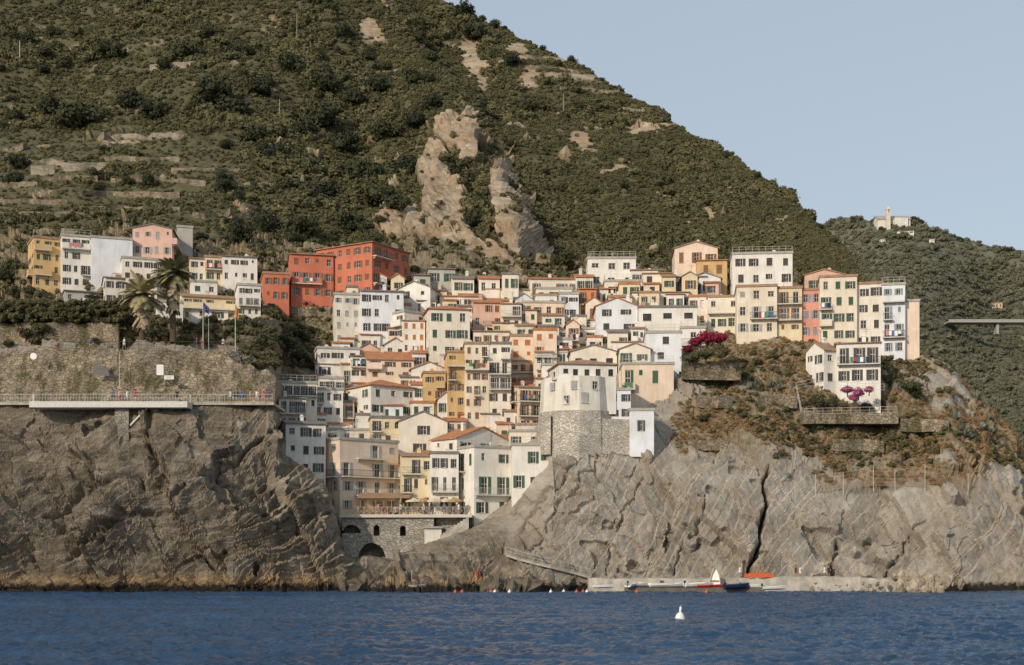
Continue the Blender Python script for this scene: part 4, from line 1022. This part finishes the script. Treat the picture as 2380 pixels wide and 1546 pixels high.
BOU=foliage('bougainvillea_crimson',[(.2,(.12,.012,.03)),(.5,(.30,.03,.06)),(.9,(.42,.07,.10))],3);BOM=foliage('bougainvillea_magenta',[(.2,(.20,.03,.09)),(.5,(.42,.08,.2)),(.9,(.5,.16,.3))],3)
for (u,v,r) in ((1614,795,24),(1642,784,28),(1672,786,22),(1600,812,16)): shrub(u,v,r,BOU,'bougainvillea','crimson bougainvillea in bloom on the cliff edge',Y=217)
for (u,v,r) in ((1970,905,18),(1995,912,20),(2020,905,16),(1985,925,14)): shrub(u,v,r,BOM,'bougainvillea','magenta bougainvillea in bloom below the white house',Y=212)
for (u,v,r) in ((1640,822,26),(1608,830,24),(1680,820,22),(1700,835,16),(1725,850,14)): shrub(u,v,r,GREEN,'shrub','green shrub beside crimson bougainvillea',Y=213.5)
for (u,v,r) in ((1600,860,9),(1630,870,11),(1668,862,10),(1700,866,12),(1730,872,12),(1760,840,16),(1800,830,12),(1850,820,12)): shrub(u,v,r,GREEN,'shrub','small green shrub rooted on the dry slope')
for (u,v,r) in ((60,775,22),(95,765,26),(110,795,18),(85,790,20),(150,800,12),(220,790,12)): shrub(u,v,r,GREEN,'ivy','green ivy climbing the drystone garden wall','ivy',Y=219.2)
for (u,v,r) in ((2120,905,34),(1900,935,26),(1935,938,20),(2040,935,20),(2080,930,14),(1870,940,14),(1640,970,20),(2010,945,16),(255,775,24),(360,775,26),(385,780,22),(205,825,9),(40,680,30),(15,640,26),(70,675,22),(110,690,18),(700,830,26),(600,810,20),(900,640,32),(590,640,18),(1120,650,24),(1160,660,18),(210,695,22),(330,700,14),(660,720,18),(720,712,20),(750,720,18),(430,790,12),(300,795,14),(20,800,16),(480,800,10),(600,850,14),(640,850,16)):
    shrub(u,v,r,TREEG if r>15 else GREEN,'shrub','rounded dark green shrub growing on the slope')
AG=simple('agave_leaf',(.24,.28,.23),.6,.3)
def agm():
    mb=MB();rs=random.Random(4)
    for k in range(26):
        a=k*2.4;el=rs.uniform(.15,1.3);d=Vector((math.cos(a)*math.cos(el),math.sin(a)*math.cos(el),math.sin(el)));s=d.cross(Vector((0,0,1))).normalized()*.09
        m_=d*.5;mb.poly([-s*.7,s*.7,m_+s,d,m_-s])
    return mb.mesh('agave',[AG])
AGM=agm()
for (u,v) in [(1740,885),(1755,900),(1745,905),(1805,895),(1812,905),(1790,900),(2230,1000),(2240,1015),(2200,950),(2160,1005),(2220,975),(2270,930),(2280,945),(2300,975),(2260,1020),(1985,1110),(1830,1110),(1990,1105),(2310,1010),(2330,1040),(2290,1000),(1620,880),(2090,1110)]:
    p_=ray(u,v);r=random.uniform(1.0,1.9);o=add('agave',AGM,None,p_,(random.uniform(-.5,0),0,random.random()*6),(r,r,r));thing(o,'spiky blue green agave on the dry cliff slope','plant','agaves on the headland slope')
# ------------------------------------------------------------------ net fence, headland railing
def net():
    pts=[(1895,1142,1102),(1960,1135,1098),(2030,1128,1085),(2080,1130,1090),(2150,1128,1086),(2250,1138,1100)]
    e=add('net_fence',None,None,ray(1895,1142));thing(e,'brown rockfall net fence on posts across the slope','fence');o0=e.location.copy()
    a=[ray(u,v) for u,v,_ in pts]
    yb=min(p.y for p in a)-.6
    a=[P(u,v,yb) for u,v,_ in pts];b=[P(u,w,yb) for u,_,w in pts]
    m2=MB()
    for p,q in zip(a,b):
        m1=MB();m1.beam(p-o0-Vector((0,0,1)),q-o0,.05);add('post',m1.mesh('post',[STEEL]),e)
    for i in range(len(a)-1):
        for k in range(18):
            t0=k/18;
            for (s,e2) in (((t0,0),(t0+.14,1)),((t0+.14,0),(t0,1))):
                A=a[i].lerp(a[i+1],min(1,s[0]));B=b[i].lerp(b[i+1],min(1,e2[0]));m2.beam(A-o0,B-o0,.016)
        m2.beam(a[i]-o0,a[i+1]-o0,.02);m2.beam(b[i]-o0,b[i+1]-o0,.02)
    add('net',m2.mesh('net',[simple('net_brown',(.42,.28,.17),.9)]),e)
net()
railing([P(1870,965,208.5),P(2085,960,208.5)],1.0,1.3,STEEL,'pale railing around the headland garden',bars=False)
railing([P(1850,905,209),P(1880,898,209),P(1970,905,209),P(2055,908,209)],1.0,1.3,STEEL,'pale railing on the terrace below the white house',bars=False)
railing([P(1852,915,208.5),P(1862,960,207.8)],1.0,.8,STEEL,'pale handrail beside the garden steps',bars=False)
mkbox('garden_wall',1868,2088,960,985,208.6,216,WALLS,'low stone wall edging the headland garden','wall')
stripwall('terrace_wall',[uy(1600,205.5),uy(1670,205.8),uy(1745,205.5)],zz_(1050,208),zz_(1026,208),1.2,WALLS,'low drystone terrace wall on the headland')
def contour(u0,v0,u1,v1,hg=1.4,mat=WALLS):
    n=max(4,int(abs(u1-u0)/14));pts=[];zs=[]
    for i in range(n+1):
        q=ray(u0+(u1-u0)*i/n,v0+(v1-v0)*i/n+2*math.sin(i))
        pts.append((q.x,q.y-1.2));zs.append(q.z)
    zs=np.array(zs);zs=np.convolve(np.pad(zs,1,'edge'),[.25,.5,.25],'valid')
    o=stripwall('terrace_wall',pts,list(zs-1.2),list(zs+hg),.8,mat,'drystone vineyard terrace wall on the mountainside');o['group']='vineyard terrace walls'
PALE=stonemat('pale_drystone',(.38,.33,.25),(.29,.25,.19),(.18,.15,.11),1.2)
for a in [(350,160,470,152,1.6),(680,233,830,238,.9),(230,322,430,320,1.1),(75,402,130,400,2.2),(150,392,275,388,1.2),(10,350,120,345,1),(0,430,90,432,.8),(100,418,230,415,.8),(0,470,160,472,.7),(180,450,420,455,.7),(0,500,200,500,.7),
   (1215,130,1300,150,.8),(1230,155,1360,170,.7),(1250,185,1400,195,.7),(1290,205,1440,215,.6),(1370,245,1500,260,.6),(540,430,700,435,.7),(600,470,760,475,.7),(140,250,235,245,.7),(400,395,560,400,.6),
   (580,720,770,725,.8),(570,755,770,760,.8),(560,790,760,800,.8),(230,370,420,372,.6),(260,420,480,425,.6),(220,485,420,488,.6),(450,500,640,505,.6),
   (1760,930,1850,935,.9),(1620,930,1700,935,.9),(2090,985,2200,990,.9),(1930,1030,2050,1035,.8)]:
    contour(*a[:4],a[4]*.8,PALE if a[4]>1 else WALLS)
# ------------------------------------------------------------------ church, far houses, viaduct
def far_house(u0,u1,vt,vb_,wall='white',label='small white farmhouse on the wooded hillside'):
    p_=ray((u0+u1)/2,vb_);return house(u0,u0,u1,vt,vb_,wall,'gx',1.0,'old',cr=3,rows=1,Y=p_.y-3,depth=9,label=label,chim=False,bal=0)
def church():
    p_=ray(2085,522);Y=p_.y-4;S=Y/F
    e=add('church',None,None,P(2040,518,Y),(0,0,0));thing(e,'white hilltop church with stone bell tower','church')
    W=(2116-2040)*S;H=8*S
    mb=MB();mb.box(0,0,-10,W,12,H);
    for x_ in (0,W): mb.poly([(x_,0,H),(x_,12,H),(x_,6,H+3.2)])
    mb.box(W*.5,-2,-10,W*.9,-.01,H*1.25)
    add('wall',mb.mesh('wall',[plaster('white')]),e)
    mb=MB();mb.prism([(-.5,H-.2),(6,H+3.3),(12.5,H-.2),(12.5,H+.3),(6,H+3.8),(-.5,H+.3)],'x',-.5,W+.5);add('roof',mb.mesh('roof',[roofmat('concrete')]),e)
    mb=MB();x0=(2057-2040)*S;x1=(2066-2040)*S;w=x1-x0;zt=28*S
    for dx in (0,w*.72):
        for dy in (0,w*.72): mb.box(x0+dx,-4+dy,zt-2.2,x0+dx+w*.28,-4+dy+w*.28,zt)
    mb.box(x0,-4,-6,x1,-4+w,zt-2.201);mb.box(x0-.15,-4.15,zt+.002,x1+.15,-3.85+w,zt+.35)
    B=[(x0,-4,zt+.36),(x1,-4,zt+.36),(x1,-4+w,zt+.36),(x0,-4+w,zt+.36)];T=((x0+x1)/2,-4+w/2,zt+2.4)
    for i in range(4): mb.poly([B[i],B[(i+1)%4],T])
    add('bell_tower',mb.mesh('bell_tower',[plaster('sand')]),e)
church()
far_house(2085,2124,538,546);far_house(2160,2172,556,565);far_house(2305,2330,705,718,'pink','small pink farmhouse on the wooded hillside');far_house(2045,2058,556,562)
vy=min(ray(q_,770,(hl_bvh,)).y for q_ in (2210,2240,2270,2300,2325,2360))-10;e=add('viaduct',None,None,P(2205,746,vy));thing(e,'long grey concrete road viaduct crossing the valley','bridge');S=vy/F
mb=MB();mb.box(0,0,-.8,420*S,9,.1);mb.box(0,-.1,.101,420*S,.1,.9);add('deck',mb.mesh('deck',[simple('aged_concrete',(.42,.41,.38),.9)]),e)
mb=MB();mb.box((2322-2205)*S-.7,2,-7,(2322-2205)*S+.7,7,-.801);add('pier',mb.mesh('pier',[simple('aged_concrete',(.42,.41,.38),.9)]),e)
for (u,v,r) in ((2124,500,14),(2050,532,9),(2138,510,9),(1985,512,10),(2030,514,9),(2100,520,8),(2345,580,10),(2230,556,8)): tree(u,v,r,label='umbrella pine on the distant hill crest',grp='trees on the distant hill')
# ------------------------------------------------------------------ poles, flags, signs
def pole(u,vb_,vt_,Y,r=.07,mat=STEEL,name='pole',label='tall thin grey pole',flag=None):
    b=P(u,vb_,Y);H=(vb_-vt_)*Y/F;mb=MB();mb.tube([(0,0,-.5),(0,0,H)],[r,r*.7],8)
    if flag is None: o=add(name,mb.mesh(name,[mat]),None,b);thing(o,label,'pole');return
    e=add('flagpole',None,None,b);thing(e,label,'flagpole');add('pole',mb.mesh('pole',[mat]),e)
    mb=MB();w,hh,c=flag;n=8
    for i in range(n):
        for j in range(4):
            def q(a,b_): return (a/n*w,.12*math.sin(a*1.1+b_*.4),H-.1-b_/4*hh-a/n*.9)
            mb.quad(q(i,j),q(i+1,j),q(i+1,j+1),q(i,j+1))
    add('flag',mb.mesh('flag',[simple('flag_'+label.split()[0],c,.8,.15)],True),e)
    if label.startswith('blue'):
        mb=MB()
        for k in range(12):
            a=k*math.pi/6;cx=w*.5+.27*math.cos(a);cz=H-.1-hh*.5-.45+.27*math.sin(a)
            mb.poly([(cx+.05*math.cos(m*math.pi/5*1+math.pi/2)*(1 if m%2==0 else .45),-.16,cz+.05*math.sin(m*math.pi/5+math.pi/2)*(1 if m%2==0 else .45)) for m in range(10)])
        add('stars',mb.mesh('stars',[simple('star_yellow',(.7,.5,.05))]),e)
pole(472,812,700,207.9,flag=(.9,1.1,(.03,.04,.22)),label='blue flag with ring of yellow stars on a pole')
pole(547,812,705,208.0,flag=(.5,1.6,(.55,.25,.08)),label='orange pennant hanging on a thin pole')
pole(485,812,740,208.0,.05)
pole(278,905,818,204.8,.05,label='thin drain pipe on the retaining wall',name='drain_pipe')
q=ray(46,157);pole(46,157,95,q.y,.25,simple('pole_grey',(.4,.38,.33)),name='utility_pole',label='tall weathered utility pole on the hillside')
for (u,v,hh) in ((1310,278,60),(650,280,50),(690,100,70),(1575,690,30)):
    q=ray(u,v);pole(u,v,v-hh,q.y,.12,simple('pole_grey',(.4,.38,.33)),name='utility_pole',label='tall weathered utility pole on the hillside')
def panel(u0,u1,v0,v1,Y,mat,label,name='sign',cat='sign'):
    a=P(u0,v1,Y);b=P(u1,v0,Y);mb=MB();w=b.x-a.x;hh=b.z-a.z
    mb.box(-w/2,-.04,0,w/2,.04,hh,0)
    for k in range(5): mb.box(-w*.38,-.045,hh*(.82-.15*k)-.02,w*(.38-.1*(k%2)),-.041,hh*(.82-.15*k)+.015,1)
    o=add(name,mb.mesh(name,[mat,simple('print_grey',(.3,.3,.3))]),None,((a.x+b.x)/2,Y,a.z));thing(o,label,cat)
panel(364,380,848,872,204.9,WHITEP,'white notice board fixed on the stone retaining wall')
panel(382,404,873,882,204.9,WHITEP,'small white notice board fixed on the stone wall')
mb=MB();mb.poly([(-1.2,0,0),(1.3,0,-.1),(1.1,0,.9),(.2,0,1.3),(-.2,0,2.0),(-1.1,0,1.6)]);o=add('tarpaulin',mb.mesh('tarpaulin',[simple('tarp_grey',(.16,.15,.14))]),None,P(234,872,204.8));thing(o,'dark grey tarpaulin sheet hung on the stone wall','tarpaulin')
mb=MB();mb.tube([(0,-.06,0),(0,0,0)],[.5,.42],20);mb.tube([(0,.3,-.6),(0,0,0)],[.03,.03],6);o=add('satellite_dish',mb.mesh('satellite_dish',[WHITEP]),None,P(78,828,205.2));thing(o,'round white satellite dish on the stone wall','satellite dish')
# ------------------------------------------------------------------ boats
def hull(L,B,Hh,c,name='boat',n=12):
    mb=MB();ri=[];
    for i in range(n+1):
        s=i/n;w=B/2*(1-(max(0,s-.35)/.65)**2.4)*(.86+.14*min(1,s*4));w=max(w,.02);z=Hh*(1+.35*s**2);x=-L/2+L*s
        ri.append([(x,-w,z),(x,-w*.85,z*.45),(x,-w*.35,.04+.25*Hh*s**4),(x,w*.35,.04+.25*Hh*s**4),(x,w*.85,z*.45),(x,w,z),(x,w-.07*min(1,w*4),z+.02),(x,w*.8,.35*Hh+.1),(x,-w*.8,.35*Hh+.1),(x,-w+.07*min(1,w*4),z+.02)])
    k=len(ri[0])
    for r in ri: mb.v+=r
    for i in range(n):
        for j in range(k):
            a=i*k+j;b=i*k+(j+1)%k;mb.f.append((a,b,b+k,a+k));mb.mi.append(1 if j in (5,9) else 0)
    mb.f.append(tuple(range(k)));mb.mi.append(0);mb.f.append(tuple(n*k+j for j in range(k)));mb.mi.append(0)
    return mb.mesh('hull',[simple('boat_'+name,c,.35,.08),simple('gunwale',(.6,.5,.38),.5)],False)
HM={'white':hull(4.2,1.6,.6,(.78,.77,.74),'white'),'blue':hull(4.6,1.8,.85,(.02,.035,.09),'blue'),'red':hull(3.6,.8,.35,(.5,.03,.02),'red'),'grey':hull(3.6,1.5,.55,(.45,.47,.5),'grey')}
def motor():
    mb=MB();mb.box(-.12,-.13,.25,.18,.13,.62);mb.tube([(0,0,.3),(0,0,-.5)],[.06,.05],6);mb.box(-.06,-.02,-.55,.14,.02,-.4);return mb.mesh('motor',[simple('motor_black',(.03,.03,.03),.4)])
MO=motor();mb=MB();mb.box(-.12,-.6,.36,.12,.6,.42);TH=mb.mesh('thwart',[WOOD])
def boat(u,v,c,yaw,Y,label,tilt=(0,0),mot=True,s=1):
    e=add('boat',None,None,P(u,v,Y),(tilt[0],tilt[1],yaw),(s,s,s));thing(e,label,'boat','small boats pulled up on the quay')
    add('hull',HM[c],e);add('thwart',TH,e)
    if mot: add('motor',MO,e,(-2.15,0,.5))
Lw='small white open boat pulled up on the landing stage'
for i,(u,yaw) in enumerate(((1466,1.2),(1486,.2),(1512,2.9),(1540,.1),(1566,-.2),(1592,3.0),(1618,.3),(1638,.1))):
    boat(u,1365,['white','grey','white'][i%3],yaw,184.6+.5*(i%3),Lw if i%3!=1 else 'small grey inflatable dinghy on the landing stage',(.12*(-1)**i,0),mot=i%2==0,s=.8)
boat(1650,1366,'red',.1,184.2,'red kayak lying among the small boats',mot=False,s=1.0)
boat(1662,1352,'white',1.4,185.4,'white dinghy standing propped upright on the quay',(0,-1.35),False,.9)
boat(1712,1370,'blue',.3,183.0,'dark blue motor boat moored at the quay',s=.8)
boat(1748,1368,'white',.0,184.4,Lw,s=.75)
boat(1405,1368,'white',.05,184.2,'white kayak lying flat on the low rocks',mot=False,s=.7)
boat(1800,1372,'white',.1,184.0,'white open boat moored beside the quay',s=.8)
boat(972,1368,'grey',.35,183.6,'grey open boat resting on the dark shore rocks',s=.85)
pole(957,1366,1325,184.4,.05,name='davit_pole',label='small mast pole beside the beached boat')
mb=MB()
for i in range(16):
    for j in range(3):
        def q(a,b_): return (a*.25,b_*.4,.3*math.sin(math.pi*a/16)*(1-b_/3)+.2*math.sin(a*2.1+b_)+.35)
        mb.quad(q(i,j),q(i+1,j),q(i+1,j+1),q(i,j+1))
    mb.quad((i*.25,-.01,0),((i+1)*.25,-.01,0),(( i+1)*.25,0,.3*math.sin(math.pi*(i+1)/16)+.2*math.sin((i+1)*2.1)+.35),(i*.25,0,.3*math.sin(math.pi*i/16)+.2*math.sin(i*2.1)+.35))
o=add('fabric_pile',mb.mesh('fabric_pile',[simple('orange_cloth',(.62,.13,.05),.8)]),None,P(1730,1342,187.4));thing(o,'crumpled orange tarpaulin heap lying on the quay','tarpaulin')
def buoy(u,v,Y,s,c,label,big=False):
    mb=MB()
    if big: mb.tube([(0,0,-.25),(0,0,.0),(0,0,.45),(0,0,.62)],[.42,.46,.30,.14],20);mb.tube([(0,0,.62),(0,0,.72),(0,0,1.02),(0,0,1.1)],[.05,.1,.1,.04],12);mb.tube([(-.05,0,1.1),(0,0,1.22),(.05,0,1.1)],[.03,.03,.03],6)
    else: mb.tube([(0,0,-.15),(0,0,0),(0,0,.2),(0,0,.35)],[.12,.22,.2,.05],12);mb.tube([(0,0,.35),(0,0,.5)],[.03,.03],6)
    o=add('buoy',mb.mesh('buoy',[simple('buoy_'+c[0],c[1],.4,.1)],True),None,P(u,v,Y),(0.05,.06,0),(s,s,s));thing(o,label,'buoy',None if big else 'small mooring buoys off the quay')
buoy(1580,1441.5,105.5,.95,('white',(.8,.8,.78)),'white conical mooring buoy floating on the sea',True)
for u,c in ((1058,0),(1074,0),(1141,0),(1184,1),(1280,1),(1340,0),(1355,0),(1364,1),(1480,0),(1642,0),(1310,1),(1150,1)):
    buoy(u,1377,182.5,1,('orange',(.6,.12,.04)) if c==0 else ('white',(.8,.8,.78)),'small orange mooring buoy floating' if c==0 else 'small white mooring buoy floating')
def rockm(seed,mat):
    rs=random.Random(seed);mb=MB();n,m=5,7
    for a in range(n+1):
        for b in range(m):
            th=math.pi*a/n;ph=2*math.pi*b/m;r=rs.uniform(.65,1.2) if 0<a<n else 1
            mb.v.append((r*math.sin(th)*math.cos(ph),r*math.sin(th)*math.sin(ph)*.9,.7*math.cos(th)*r))
    for a in range(n):
        for b in range(m):
            k=a*m+b;k2=a*m+(b+1)%m;mb.f.append((k,k+m,k2+m,k2));mb.mi.append(0)
    return mb.mesh('boulder',[mat])
BST=simple('boulder_stone',(.42,.35,.26),.9,.55,1.2,bump=.15);DST=simple('dark_boulder_stone',(.15,.125,.095),.85,.5,1.2,bump=.15)
RM=[rockm(i,BST) for i in range(5)];RD=[rockm(10+i,DST) for i in range(4)];rs=random.Random(9)
for k in range(66):
    u=rs.gauss(2140,45) if k>12 else rs.uniform(1850,2070);v=rs.uniform(1356,1375) if u<2070 else rs.uniform(1335,1375);Y=184.0+(1374-v)*.06
    s=rs.uniform(.4,1.3) if u>2070 else rs.uniform(.25,.5);o=add('boulder',rs.choice(RM),None,P(u,v,Y),(rs.random()*6,rs.random()*6,rs.random()*6),(s,s,s*.8));thing(o,'tan angular boulder piled beside the quay','boulder','boulders beside the quay')
for k in range(40):
    u=rs.uniform(790,1250);v=rs.uniform(1350,1376);Y=184.8+(1376-v)*.07;s=rs.uniform(.4,1.5)
    o=add('boulder',rs.choice(RD),None,P(u,v,Y),(rs.random()*6,rs.random()*6,rs.random()*6),(s*1.3,s,s*.8));thing(o,'dark wet boulder at the foot of the rocks','boulder','dark boulders along the shore')
# ------------------------------------------------------------------ people
SK=simple('skin',(.42,.24,.16),.6,.1)
def objcolmat(name):
    t=NT(name);oi=t.n('ShaderNodeObjectInfo');n=t.noise(t.pos(),6,2);t.col(t.mix(t.math('MULTIPLY',n,.3),oi.outputs['Color'],(.1,.1,.1)),.85);return t.m
CL=objcolmat('cloth')
def skin(name,verts,edges,rad,root,mat):
    me=bpy.data.meshes.new(name);me.from_pydata(verts,edges,[]);ob=bpy.data.objects.new(name,me);COL.objects.link(ob)
    m=ob.modifiers.new('s','SKIN');sv=me.skin_vertices[0].data
    for i,r in enumerate(rad): sv[i].radius=(r,r)
    sv[root].use_root=True
    s=ob.modifiers.new('b','SUBSURF');s.levels=1
    dg=bpy.context.evaluated_depsgraph_get();dg.update();res=bpy.data.meshes.new_from_object(ob.evaluated_get(dg));res.name=name
    bpy.data.objects.remove(ob);res.materials.clear();res.materials.append(mat)
    res.polygons.foreach_set('use_smooth',[True]*len(res.polygons));return res
def pose(kind):
    if kind=='sit': 
        J=dict(pel=(0,0,.5),che=(0,.02,.82),nk=(0,.0,1.0),nj=(0,-.01,1.07),hd=(0,-.03,1.17),ht=(0,-.02,1.27),sl=(-.17,0,.95),el=(-.22,-.08,.7),hl=(-.15,-.3,.62),sr=(.17,0,.95),er=(.22,-.08,.7),hr=(.15,-.3,.62),
          pl=(-.1,0,.48),kl=(-.12,-.42,.48),al=(-.12,-.42,.07),tl=(-.12,-.6,.03),pr=(.1,0,.48),kr=(.12,-.42,.48),ar=(.12,-.42,.07),tr=(.12,-.6,.03))
    else:
        w={'stand':(0.02,-.02,0),'walk':(.22,-.2,.1),'lean':(.03,-.03,-.0)}[kind]
        fa=-.28 if kind=='lean' else w[0]*.6
        J=dict(pel=(0,0,.93),che=(0,.0,1.24),nk=(0,0,1.43),nj=(0,-.005,1.5),hd=(0,-.025,1.6),ht=(0,-.015,1.71),sl=(-.19,0,1.38),el=(-.25,.04+(-.1 if kind=='lean' else 0),1.12),hl=(-.25,-.06+(fa if kind=='lean' else -w[0]*.5),.88 if kind!='lean' else 1.08),
          sr=(.19,0,1.38),er=(.25,.04,1.12),hr=(.25,-.06+fa,.88 if kind!='lean' else 1.08),pl=(-.1,0,.88),kl=(-.11,-w[0]*.6,.5),al=(-.11,w[0]*.3-w[0],.08),tl=(-.12,-.16+w[0]*.3-w[0],.03),
          pr=(.1,0,.88),kr=(.11,-w[1]*.3,.5),ar=(.11,-w[1]*1.2,.09),tr=(.12,-.16-w[1]*1.2,.03))
    ks=list(J);ix={k:i for i,k in enumerate(ks)}
    E=[('pel','che'),('che','nk'),('nk','nj'),('nj','hd'),('hd','ht'),('nk','sl'),('sl','el'),('el','hl'),('nk','sr'),('sr','er'),('er','hr'),('pel','pl'),('pl','kl'),('kl','al'),('al','tl'),('pel','pr'),('pr','kr'),('kr','ar'),('ar','tr')]
    R=dict(pel=.13,che=.14,nk=.05,nj=.045,hd=.105,ht=.085,sl=.055,el=.04,hl=.03,sr=.055,er=.04,hr=.03,pl=.09,kl=.055,al=.038,tl=.03,pr=.09,kr=.055,ar=.038,tr=.03)
    body=skin('person_body',[J[k] for k in ks],[(ix[a],ix[b]) for a,b in E],[R[k] for k in ks],0,SK)
    V=lambda k:Vector(J[k])
    mid=lambda a,b,f:tuple(V(a).lerp(V(b),f))
    dn=Vector((0,0,-.1))
    g=lambda k:J[k] if isinstance(k,str) else k
    shirt=skin('shirt',[g(k) for k in [tuple(V('pel')+dn*.6),'pel',mid('pel','che',.5),'che',mid('che','nk',.8),'sl',mid('sl','el',.7),'sr',mid('sr','er',.7)]],[(0,1),(1,2),(2,3),(3,4),(4,5),(5,6),(4,7),(7,8)],[.19,.185,.175,.175,.085,.08,.07,.08,.07],1,CL)
    tro=skin('trousers',[g(k) for k in [mid('pel','che',.2),'pel','pl',mid('pl','kl',.85),'pr',mid('pr','kr',.85)]],[(0,1),(1,2),(2,3),(1,4),(4,5)],[.15,.165,.115,.085,.115,.085],1,CL)
    hb=V('hd')
    mb=MB();n,m_=6,10
    for a in range(n+1):
        for b in range(m_):
            th=math.pi*.6*a/n;ph=2*math.pi*b/m_;mb.v.append((.12*math.sin(th)*math.cos(ph),hb.y+.025+.13*math.sin(th)*math.sin(ph),hb.z+.04+.13*math.cos(th)))
    for a in range(n):
        for b in range(m_):
            k=a*m_+b;k2=a*m_+(b+1)%m_;mb.f.append((k,k+m_,k2+m_,k2));mb.mi.append(0)
    hair=mb.mesh('hair',[CL],True)
    return body,shirt,tro,hair
POSES={k:pose(k) for k in ('stand','walk','lean','sit')}
CC=[((.8,.78,.75),'white'),((.04,.04,.05),'black'),((.45,.06,.05),'red'),((.08,.14,.28),'blue'),((.8,.78,.75),'white'),((.10,.22,.12),'green'),((.6,.25,.25),'pink')]
prs=random.Random(21)
def person(u,v,Y,kind=None,yaw=None,where='on the promenade',s=1.02,shirt=None):
    kind=kind or prs.choice(['stand','walk','lean','stand']);b,sh_,tr_,ha=POSES[kind]
    c1=shirt or prs.choice(CC);c2=prs.choice(CC)
    e=add('person',b,None,P(u,v,Y),(0,0,prs.uniform(-2.5,2.5) if yaw is None else yaw),(s,s,s))
    thing(e,'%s person in %s top and %s shorts %s'%({'stand':'standing','walk':'walking','lean':'leaning','sit':'seated'}[kind],c1[1],c2[1],where),'person')
    for m,c,n in ((sh_,c1[0],'shirt'),(tr_,c2[0],'trousers'),(ha,prs.choice([(.03,.02,.015),(.12,.07,.03),(.25,.17,.08)]),'hair')):
        o=add(n,m,e);o.color=(c[0],c[1],c[2],1)
for u in (262,278,296,314,411): person(u,935.5,195.3,s=1.08)
for u in (536,543,552,560,566,582,590,597,604,618,625): person(u,935.5,198.7,s=1.08)
for u in (184,211,289,458,470,519): person(u,811.5,208.0,where='on the upper terrace')
person(131,811.5,208.0,'sit',0,'on the upper terrace');person(560,852,205.0,'walk',.8,'on the stairs')
for k in range(26):
    Y=prs.uniform(202.6,206.5);u=prs.uniform(865,1075)
    person(u,V0-(zd-CH)*F/Y,Y,prs.choice(['stand','sit','sit','walk']),where='on the restaurant terrace')
for u in (1436,1720,1850,1860,1917,1926): person(u,V0-(QZ+.1-CH)*F/187.6,187.6,where='on the quay',s=.98)
for u in (1110,1117): 
    q=ray(u,1350);person(u,1350,q.y-.2,'stand',where='on the shore rocks',s=.95)
# laundry
LM=[simple('laundry_'+n,c,.9,.1) for c,n in CC]
for i,(par,loc,rot,bw) in enumerate(laundry_spots[:26]):
    M=Matrix.Translation(par.location)@Matrix.Rotation(par.rotation_euler.z,4,'Z')@Matrix.Translation(loc)@Matrix.Rotation(rot,4,'Z')
    mb=MB();x_=-min(bw,3)/2+.2;rs=random.Random(i)
    while x_<min(bw,3)/2-.4:
        w=rs.uniform(.3,.6);hh=rs.uniform(.5,.95);mb.quad((x_,0,.8-hh),(x_+w,-.03,.8-hh),(x_+w,0,.8),(x_,0,.8),rs.randint(0,6));x_+=w+.06
    if not mb.f: continue
    o=add('laundry',mb.mesh('laundry',LM));o.matrix_world=M;thing(o,'mixed coloured laundry hanging over a balcony railing','laundry','laundry on the balconies')
# ------------------------------------------------------------------ light and camera
S=Vector((-.54,-.74,.40)).normalized()
w=bpy.data.worlds.new('World');scene.world=w;w.use_nodes=True;nt=w.node_tree;nt.nodes.clear()
sk=nt.nodes.new('ShaderNodeTexSky');sk.sky_type='NISHITA';sk.sun_disc=False;sk.sun_elevation=math.asin(S.z);sk.sun_rotation=math.atan2(S.x,S.y);sk.dust_density=2.0
hs=nt.nodes.new('ShaderNodeHueSaturation');hs.inputs['Saturation'].default_value=.75;nt.links.new(sk.outputs[0],hs.inputs['Color'])
mx=nt.nodes.new('ShaderNodeMix');mx.data_type='RGBA';mx.inputs[0].default_value=.62;nt.links.new(hs.outputs[0],mx.inputs[6]);mx.inputs[7].default_value=(4.6,5.4,6.2,1)
bg=nt.nodes.new('ShaderNodeBackground');bg.inputs[1].default_value=.115;nt.links.new(mx.outputs[2],bg.inputs[0])
ou=nt.nodes.new('ShaderNodeOutputWorld');nt.links.new(bg.outputs[0],ou.inputs[0])
ld=bpy.data.lights.new('sun','SUN');ld.energy=2.95;ld.angle=math.radians(.8);ld.color=(1,.865,.70)
lo=add('sun',ld);lo.rotation_euler=S.to_track_quat('Z','Y').to_euler()
cd_=bpy.data.cameras.new('camera');cam=add('camera',cd_,None,(0,0,CH),(math.radians(90),0,0))
cd_.sensor_width=36;cd_.lens=36*F/2380;cd_.shift_y=(V0-773)/2380;cd_.clip_end=12000;cd_.clip_start=.5
scene.camera=cam
scene.view_settings.view_transform='Standard';scene.view_settings.look='None';scene.view_settings.exposure=0
print('houses',hcount[0],'objects',len(bpy.data.objects))
